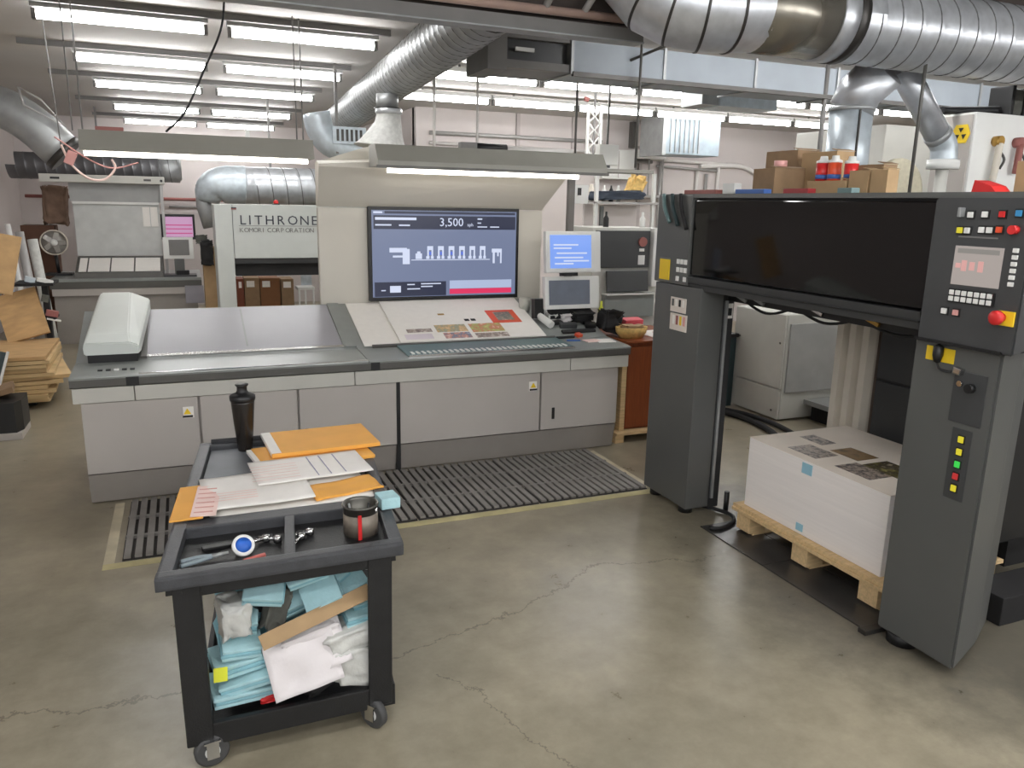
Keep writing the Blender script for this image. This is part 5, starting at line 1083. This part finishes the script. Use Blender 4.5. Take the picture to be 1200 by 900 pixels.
one('white_tub', box(B(), 3.3, 3.36, 4.24, 4.36, ZB, ZB + .07, .008), M_white, 'small white tub on the delivery left of the cartons', 'tub')

# tall white machine housings behind the delivery
th = thing('white_housing', 'tall white machine cabinet with two hanging hoses at right edge', 'cabinet', (6.3, 4.9, 0))
obj('cabinet_body', box(B(), 5.74, 8.2, 4.5, 4.85, 0.0, 2.87, .01), M_white, th); obj('side_panel', box(B(), 5.725, 5.74, 4.52, 4.84, 1.7, 2.85), M_con, th)
obj('warning_sign', prism(B(), [(4.52, 2.71), (4.55, 2.64), (4.65, 2.64), (4.68, 2.71), (4.65, 2.78), (4.55, 2.78)], 5.718, 5.725, 'X'), M_yel, th, 'yellow warning sign with black trefoil')
for a in range(3):
    w = math.radians(90 + a * 120); obj('sign_blade', prism(B(), [(4.60 + .012 * math.cos(w), 2.71 + .012 * math.sin(w)), (4.60 + .05 * math.cos(w - .45), 2.71 + .05 * math.sin(w - .45)), (4.60 + .05 * math.cos(w + .45), 2.71 + .05 * math.sin(w + .45))], 5.714, 5.718, 'X'), M_black, th)
for i, x in enumerate((5.98, 6.22)):
    obj('hose_hook', tube(B(), [(x, 4.5, 2.66), (x, 4.44, 2.66)], .04, 12), (M_brass, M_redpipe)[i], th); obj('hose', tube(B(), curve([(x, 4.45, 2.64), (x - .02, 4.44, 2.5), (x - .03, 4.45, 2.3), (x - .03, 4.46, 2.0)] if i == 0 else [(x, 4.45, 2.64), (x - .02, 4.44, 2.52), (x - .01, 4.45, 2.42)], 4), .026, 8), (M_beig, M_redpipe)[i], th); obj('clip', tube(B(), curve([(x + .05, 4.47, 2.58), (x + .075, 4.45, 2.52), (x + .05, 4.46, 2.45)], 4), .01, 6), M_steelk, th)
t = thing('black_motor', 'black motor housing on top of the tall white cabinet', 'motor', (6.5, 4.8, 2.86)); obj('motor_shell', box(B(), 6.18, 7.0, 4.56, 4.72, 2.875, 3.08, .04), M_rag, t); obj('motor_rim', box(B(), 6.16, 6.20, 4.54, 4.74, 2.872, 3.1, .01), M_black, t); obj('motor_rim', box(B(), 6.32, 6.35, 4.545, 4.74, 2.872, 3.09, .01), M_black, t)
one('black_hose', tube(B(), curve([(5.6, 4.7, 2.89), (5.9, 4.66, 2.905), (6.17, 4.64, 2.92)], 6), .03, 8), M_cable, 'black hose along the top edge of tall white cabinet', 'hose')
t2_ = thing('press_housing', 'plain white press housing left of the tall white cabinet', 'printing press', (7, 6.3, 0)); obj('housing_body', box(B(), 6.75, 9.4, 6.3, 7.6, 1.2, 2.98, .02), M_boxp, t2_)
bm = B(); lathe(bm, [(0, 0), (.35, 0), (.35, .04), (.31, .05), (0, .05)], seg=32, mt=Matrix.Translation((6.98, 6.3, 2.30)) @ Euler((math.radians(90), 0, 0)).to_matrix().to_4x4()); obj('round_cover', bm, mat('cover_beige', (206, 200, 178), 0.7, var=.1, scale=20), t2_)

# ================================================================== FAR LEFT
# lettered press delivery in the background
lp = thing('lettered_press', 'light grey press delivery lettered LITHRONE behind the console', 'printing press', (1.1, 10.6, 0))
M_lp = mat('press_sage_grey', (190, 194, 190), 0.5, var=.03)
obj('left_leg', box(B(), 0.38, 0.585, 10.5, 11.3, 0, 2.03, .01), M_lp, lp); obj('sign_panel', box(B(), 0.59, 3.2, 10.5, 11.3, 1.37, 2.035, .01), M_lp, lp)
obj('dark_beam', box(B(), 0.60, 3.2, 10.6, 11.2, 1.14, 1.365), M_blackm, lp); obj('beam_edge', box(B(), 0.59, 3.2, 10.52, 10.6, 1.30, 1.368), M_dk3, lp); obj('right_leg', box(B(), 2.9, 3.2, 10.5, 11.3, 0, 1.37), M_lp, lp)
LX = 0.668
for ch, w in zip('LITHRONE', (.105, .075, .125, .145, .13, .15, .145, .1)):
    bm = B(); text(bm, ch, face_mt((LX, 10.496, 1.79), (1, 0, 0), (0, 0, 1)), 0.165, depth=.003); obj('letter', bm, M_blk, lp); LX += w
LX = 0.66
for ch in 'KOMORI CORPORATION':
    if ch != ' ':
        bm = B(); text(bm, ch, face_mt((LX, 10.496, 1.695), (1, 0, 0), (0, 0, 1)), 0.08, depth=.002); obj('small_letter', bm, M_sock, lp)
    LX += .026 if ch == 'I' else (.03 if ch == ' ' else .0555)
obj('letter_underline', box(B(), 0.66, 1.64, 10.494, 10.5, 1.772, 1.777), M_sock, lp)
obj('flag_mark', box(B(), 0.58, 0.64, 10.492, 10.5, 1.97, 2.0), M_redpipe, lp); obj('flag_mark', box(B(), 0.58, 0.64, 10.490, 10.499, 1.985, 2.0), M_blk, lp)
t = thing('red_light', 'small red lamp on top of the lettered press', 'lamp', (1.13, 10.6, 2.035)); obj('lamp_base', box(B(), 1.09, 1.17, 10.56, 10.64, 2.035, 2.05), M_dk2, t); obj('lamp_dome', lathe(B(), [(0, 0), (.03, 0), (.03, .03), (.015, .045), (0, .05)], seg=12, mt=Matrix.Translation((1.13, 10.6, 2.05))), M_red, t)
for i, (x0, x1, h, m, lab) in enumerate(((0.68, 0.78, .96, mat('red_brown_card', (120, 66, 48), .8), 'narrow red-brown carton at left under the lettered press'), (0.79, 1.0, .97, M_card2, 'brown carton with white label under the lettered press'), (1.01, 1.29, .965, mat('brown_board', (128, 86, 54), .8), 'wide brown carton in the middle under the lettered press'), (1.31, 1.49, .95, M_card2, 'brown carton with small tag under the lettered press'))):
    t = thing('brown_carton', lab, 'carton', ((x0 + x1) / 2, 12.3, 0), 'cartons under the lettered press'); obj('box_walls', box(B(), x0, x1, 12.1, 12.5, 0, h, .004), m, t); obj('paper_label', box(B(), x0 + .03, x0 + min(.14, (x1 - x0) - .03), 12.096, 12.1, h - .13, h - .04), M_paper, t)
t = thing('white_chair', 'white metal stool under right side of lettered press', 'stool', (1.7, 12.2, 0)); obj('seat', box(B(), 1.55, 1.8, 12.1, 12.4, .78, .82, .006), M_white, t)
for x in (1.57, 1.66, 1.78): obj('leg', tube(B(), [(x, 12.12, 0), (x, 12.12, .78)], .014, 6), M_white, t)
obj('back_plate', box(B(), 1.64, 1.8, 12.4, 12.42, .82, 1.0), M_steelb, t)

# rear console
rc = thing('rear_console', 'grey rear console with light back board and canopy at far left', 'console', (-0.8, 13, 0))
obj('base', box(B(), -1.75, 0.15, 12.75, 13.5, 0, .70, .008), M_kick, rc); obj('bench_front', box(B(), -1.76, 0.2, 12.70, 12.75, .70, .80, .004), M_con, rc); obj('bench_edge', box(B(), -1.78, 0.22, 12.69, 12.8, .80, .90), M_lip, rc)
obj('bench_top', box(B(), -1.78, 0.22, 12.70, 14.1, .90, .94, .006), M_top, rc); obj('desk_slope', prism(B(), [(12.78, .94), (12.8, 1.02), (13.3, 1.21), (13.5, 1.21), (13.5, .94)], -1.46, -0.30, 'X'), M_lip, rc)
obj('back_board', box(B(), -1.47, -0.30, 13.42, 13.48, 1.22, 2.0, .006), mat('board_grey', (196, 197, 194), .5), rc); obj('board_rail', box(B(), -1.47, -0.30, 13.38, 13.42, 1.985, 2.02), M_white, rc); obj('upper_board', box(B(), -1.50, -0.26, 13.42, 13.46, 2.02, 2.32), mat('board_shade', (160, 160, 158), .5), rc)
obj('canopy', box(B(), -1.84, -0.20, 13.22, 13.5, 2.29, 2.40, .008), M_conL, rc); obj('canopy_vent', box(B(), -1.70, -1.58, 13.215, 13.22, 2.33, 2.36), M_black, rc); obj('canopy_vent', box(B(), -0.48, -0.38, 13.215, 13.22, 2.33, 2.36), M_lip, rc); obj('canopy_knob', tube(B(), [(-0.24, 13.22, 2.34), (-0.24, 13.19, 2.34)], .02, 8), M_black, rc)
obj('post', box(B(), -0.27, -0.23, 13.3, 13.36, .94, 2.28), M_cond, rc); obj('side_pad', box(B(), -0.02, 0.24, 12.64, 12.70, .56, .82, .006), mat('pad_grey', (150, 148, 156), .7), rc)
for i in range(4):
    x0 = (-1.42, -1.30, -1.0, -0.68)[i]; x1 = (-1.32, -1.02, -0.70, -0.34)[i]
    bm = B(); quad(bm, [(x0, 12.82, 1.035), (x1, 12.82, 1.035), (x1, 13.25, 1.20), (x0, 13.25, 1.20)]); quad(bm, [(x0, 12.82, 1.031), (x0, 13.25, 1.196), (x1, 13.25, 1.196), (x1, 12.82, 1.031)])
    one('proof_sheet', bm, M_paper, ('narrow white sheet at left end of the rear desk', 'white sheet second from left on the rear desk', 'white sheet third from left on the rear desk', 'white sheet at right end of the rear desk')[i], 'paper', 'sheets on the rear desk')
for i in range(2): one('pinned_note', box(B(), -0.54 + i * .11, -0.44 + i * .11, 13.40, 13.415, 1.66, 1.95), M_paper, ('left white note pinned on the rear board', 'right white note pinned on the rear board')[i], 'note', 'notes on the rear board')
t = thing('keypad_monitor', 'white framed keypad monitor at right of the rear desk', 'monitor', (-0.08, 12.9, .94)); obj('case', obox(B(), (-0.07, 12.95, 1.36), (.42, .05, .32), (-6, 0, 0), .01), M_white, t); obj('screen', obox(B(), (-0.06, 12.918, 1.37), (.28, .01, .23), (-6, 0, 0)), M_rail, t); obj('stand', box(B(), -0.14, 0.0, 12.92, 13.0, .94, 1.22), M_dk, t); obj('base_plate', box(B(), -0.3, 0.16, 12.8, 13.1, .94, .97), M_dk2, t); obj('phone', box(B(), -0.12, 0.06, 12.82, 12.95, .97, 1.03, .01), M_blackm, t)
t = thing('pink_monitor', 'dark framed monitor with pink screen behind the rear desk', 'monitor', (-0.08, 14, 1.4)); obj('bezel', box(B(), -0.38, 0.20, 13.96, 14.02, 1.44, 1.84, .008), M_black, t); s_ = obj('screen', box(B(), -0.27, 0.165, 13.952, 13.96, 1.48, 1.80), M_scrp, t); obj('stand', box(B(), -0.12, 0.0, 13.98, 14.05, .94, 1.44), M_black, t)
for z in (1.53, 1.6, 1.66): obj('screen_line', box(B(), -0.26, 0.155, 13.949, 13.952, z, z + .018), emit('screen_magenta', (190, 70, 130), .7), s_)
fn = thing('desk_fan', 'round grey fan with wire guard at left of the rear console', 'fan', (-1.77, 13.4, 1.0))
fc = Vector((-1.76, 13.4, 1.42)); ry = Euler((math.radians(90), 0, 0)).to_matrix().to_4x4()
obj('guard_ring', lathe(B(), [(.17, -.02), (.185, -.02), (.185, .03), (.17, .03)], seg=28, mt=Matrix.Translation(fc) @ ry), M_beig, fn); obj('backing', lathe(B(), [(0, -.05), (.17, -.05), (.17, -.04), (0, -.04)], seg=28, mt=Matrix.Translation(fc) @ ry), M_fan, fn); obj('hub', lathe(B(), [(0, 0), (.05, 0), (.05, .04), (0, .05)], seg=16, mt=Matrix.Translation(fc) @ ry), M_white, fn)
for a in range(5):
    w = a * 2 * math.pi / 5; obj('blade', obox(B(), fc + Vector((math.cos(w) * .1, -.005, math.sin(w) * .1)), (.11, .008, .07), (18, -math.degrees(w), 0), .003), M_fan, fn)
obj('stand', tube(B(), [fc + Vector((0, .03, -.17)), fc + Vector((.02, .03, -.46))], .025, 8), M_black, fn); obj('foot', box(B(), -1.92, -1.55, 13.3, 13.55, .94, .97, .008), M_dk3, fn)
one('brown_sack', crumple(B(), (-1.76, 14.0, 1.95), (.36, .3, .62), (0, 4, 0), amp=.22, seed=51), M_sack, 'brown paper sack hanging at left of the rear console canopy', 'sack')
one('sack_box', box(B(), -2.25, -1.8, 13.9, 14.3, 0.0, 1.65, .01), mat('dark_brown_box', (96, 66, 50), .8), 'dark brown box below the hanging sack', 'box')
t = thing('black_coat', 'dark coat hanging left of the lettered press', 'coat', (0.28, 12.0, 1.2)); obj('coat_body', crumple(B(), (0.31, 12.32, 1.33), (.18, .16, .38), (0, 0, 0), amp=.25, seed=53), M_blackm, t); obj('collar', crumple(B(), (0.25, 12.35, 1.52), (.16, .1, .12), amp=.4, seed=54), M_rag, t)
one('tan_carton', box(B(), 0.25, 0.46, 12.4, 12.8, 0.0, 1.4, .006), M_card, 'tall tan carton left of the lettered press leg', 'carton')
one('red_wall_pipe', tube(B(), [(-2.6, 16.9, 2.08), (3.3, 16.9, 2.06)], .03, 8), M_redpipe, 'dull red pipe along the far left back wall', 'pipe')
one('wall_pipe', tube(B(), [(-0.2, 16.9, 1.93), (3.3, 16.9, 1.92)], .022, 8), M_cond, 'thin grey pipe below the dull red pipe', 'pipe')
for i, (y, z0, z1, r) in enumerate(((12.4, .3, 3.3, .04), (12.9, .3, 3.3, .03), (13.5, .3, 3.3, .035), (14.2, .3, 3.0, .03))): one('left_wall_pipe', tube(B(), [(-2.62, y, z0), (-2.62, y, z1)], r, 8), (M_condw, M_cond, M_lip, M_redpipe)[i], ('thick white pipe up the left wall', 'thin grey pipe up the left wall', 'dark pipe up the left wall', 'reddish pipe up the left wall')[i], 'pipe', 'pipes up the left wall')
t = thing('wall_switchgear', 'white switch box with dark marks on the left wall', 'electrical box', (-2.6, 13, 1.9)); obj('box_shell', box(B(), -2.7, -2.56, 11.9, 12.3, 1.9, 2.5, .01), M_white, t); obj('dark_marks', box(B(), -2.56, -2.552, 12.0, 12.2, 2.05, 2.2), M_blackm, t)
# leaning tube lamps and poles in the corner
for i, (x, y, m, r, lab) in enumerate(((-1.80, 11.0, M_white, .03, 'white pole leaning in the far left corner'), (-1.72, 11.2, M_cond, .05, 'grey tube leaning beside the white pole'), (-1.62, 11.4, M_bag, .06, 'plastic wrapped roll leaning in the far left corner'), (-1.86, 10.7, mat('pale_blue_roll', (190, 196, 214), .6), .06, 'pale blue roll leaning over the plywood boards'))):
    one('leaning_roll', tube(B(), [(x + .02, y, .0), (x - .14, y + .2, 1.75 - .1 * i)], r, 10), m, lab, 'roll', 'rolls in the left corner')

# plywood boards
pbx = thing('board_pallet', 'low dark pallet under the plywood board stack', 'pallet', (-1.65, 9.4, 0)); obj('runner', box(B(), -1.95, -1.5, 9.0, 9.1, 0, .06), M_blackm, pbx); obj('runner', box(B(), -1.95, -1.45, 9.8, 9.9, 0, .06), M_blackm, pbx)
OFF = [(-.02, .0, 2), (.0, -.02, -1), (.02, .01, 4), (-.01, .03, 0), (.05, .02, 8), (.09, .05, 12), (.03, .0, 3), (-.01, .02, 1), (.0, .0, 0), (.015, -.01, 2), (-.005, .0, 1)]
for i, (dx, dy, rz) in enumerate(OFF):
    z = .065 + i * .043
    one('plywood_board', obox(B(), (-1.72 + dx, 9.42 + dy, z + .0185), (.74, 1.16, .036), (0, 0, rz), .002), M_wood if i == 10 else M_woode, 'plywood board, %s of the stack at left' % ('bottom', 'second from bottom', 'third from bottom', 'fourth from bottom', 'slightly turned fifth', 'turned and sticking out most, sixth', 'seventh', 'eighth', 'third from top', 'second from top', 'topmost')[i], 'board', 'plywood boards in the left stack')
one('leaning_board', obox(B(), (-1.70, 10.0, .80), (.42, .04, .56), (-28, -16, 0), .003), M_wood, 'tan wooden board leaning behind the plywood stack', 'board', 'leaning boards at left')
one('leaning_board', obox(B(), (-1.72, 9.3, 1.42), (.30, .04, .60), (-12, 12, 0), .003), M_wood, 'tan wooden board higher up at the left edge', 'board', 'leaning boards at left')
t = thing('tool_stand', 'black tool stand with clutter at far left before the rear console', 'stand', (-1.5, 10.1, 0)); obj('stand_top', box(B(), -1.75, -1.36, 9.95, 10.4, 1.12, 1.15, .004), M_blackm, t); obj('stand_leg', box(B(), -1.5, -1.44, 10.1, 10.2, 0, 1.12), M_blackm, t); obj('lower_shelf', box(B(), -1.62, -1.38, 10.0, 10.3, .74, .76), M_blackm, t)
for i, (c, s, m, lab) in enumerate((((-1.45, 10.05, 1.17), (.16, .12, .04), M_white, 'white box on the black tool stand'), ((-1.60, 10.1, 1.18), (.1, .1, .06), M_steelb, 'bluish metal part on the black tool stand'), ((-1.42, 10.08, .80), (.12, .08, .07), M_redpipe, 'dark red tool on lower shelf of tool stand'), ((-1.40, 10.02, .735), (.14, .04, .02), M_white, 'white strip hanging under the tool stand shelf'), ((-1.46, 10.0, .98), (.07, .06, .08), M_rag, 'grey gadget hanging below the tool stand top'))):
    one('stand_item', obox(B(), c, s, (0, 15, 10), .006), m, lab, 'tool', 'things on the tool stand')
bn = thing('black_bin', 'black plastic bin on the floor at left edge', 'bin', (-1.55, 7.9, 0)); bm = B(); prism(bm, [(-1.84, 7.74), (-1.46, 7.74), (-1.42, 7.85), (-1.42, 8.15), (-1.84, 8.15)], 0.06, .33, 'Z'); obj('bin_body', bm, M_black, bn); obj('bin_base', box(B(), -1.84, -1.42, 7.72, 8.15, 0, .06, .006), M_con, bn)
t = thing('framed_panel', 'dark framed panel leaning over black bin at left edge', 'panel', (-1.6, 8.1, .3)); obj('panel_sheet', obox(B(), (-1.78, 8.2, .55), (.34, .015, .40), (-14, 16, 0)), M_greenbin, t); obj('panel_edge', obox(B(), (-1.60, 8.18, .505), (.02, .03, .42), (-14, 16, 0)), M_white, t)
one('wood_offcut', obox(B(), (-1.66, 8.05, .37), (.32, .3, .05), (0, -14, 8), .003), M_card2, 'brown wood offcut lying on the black bin', 'offcut')
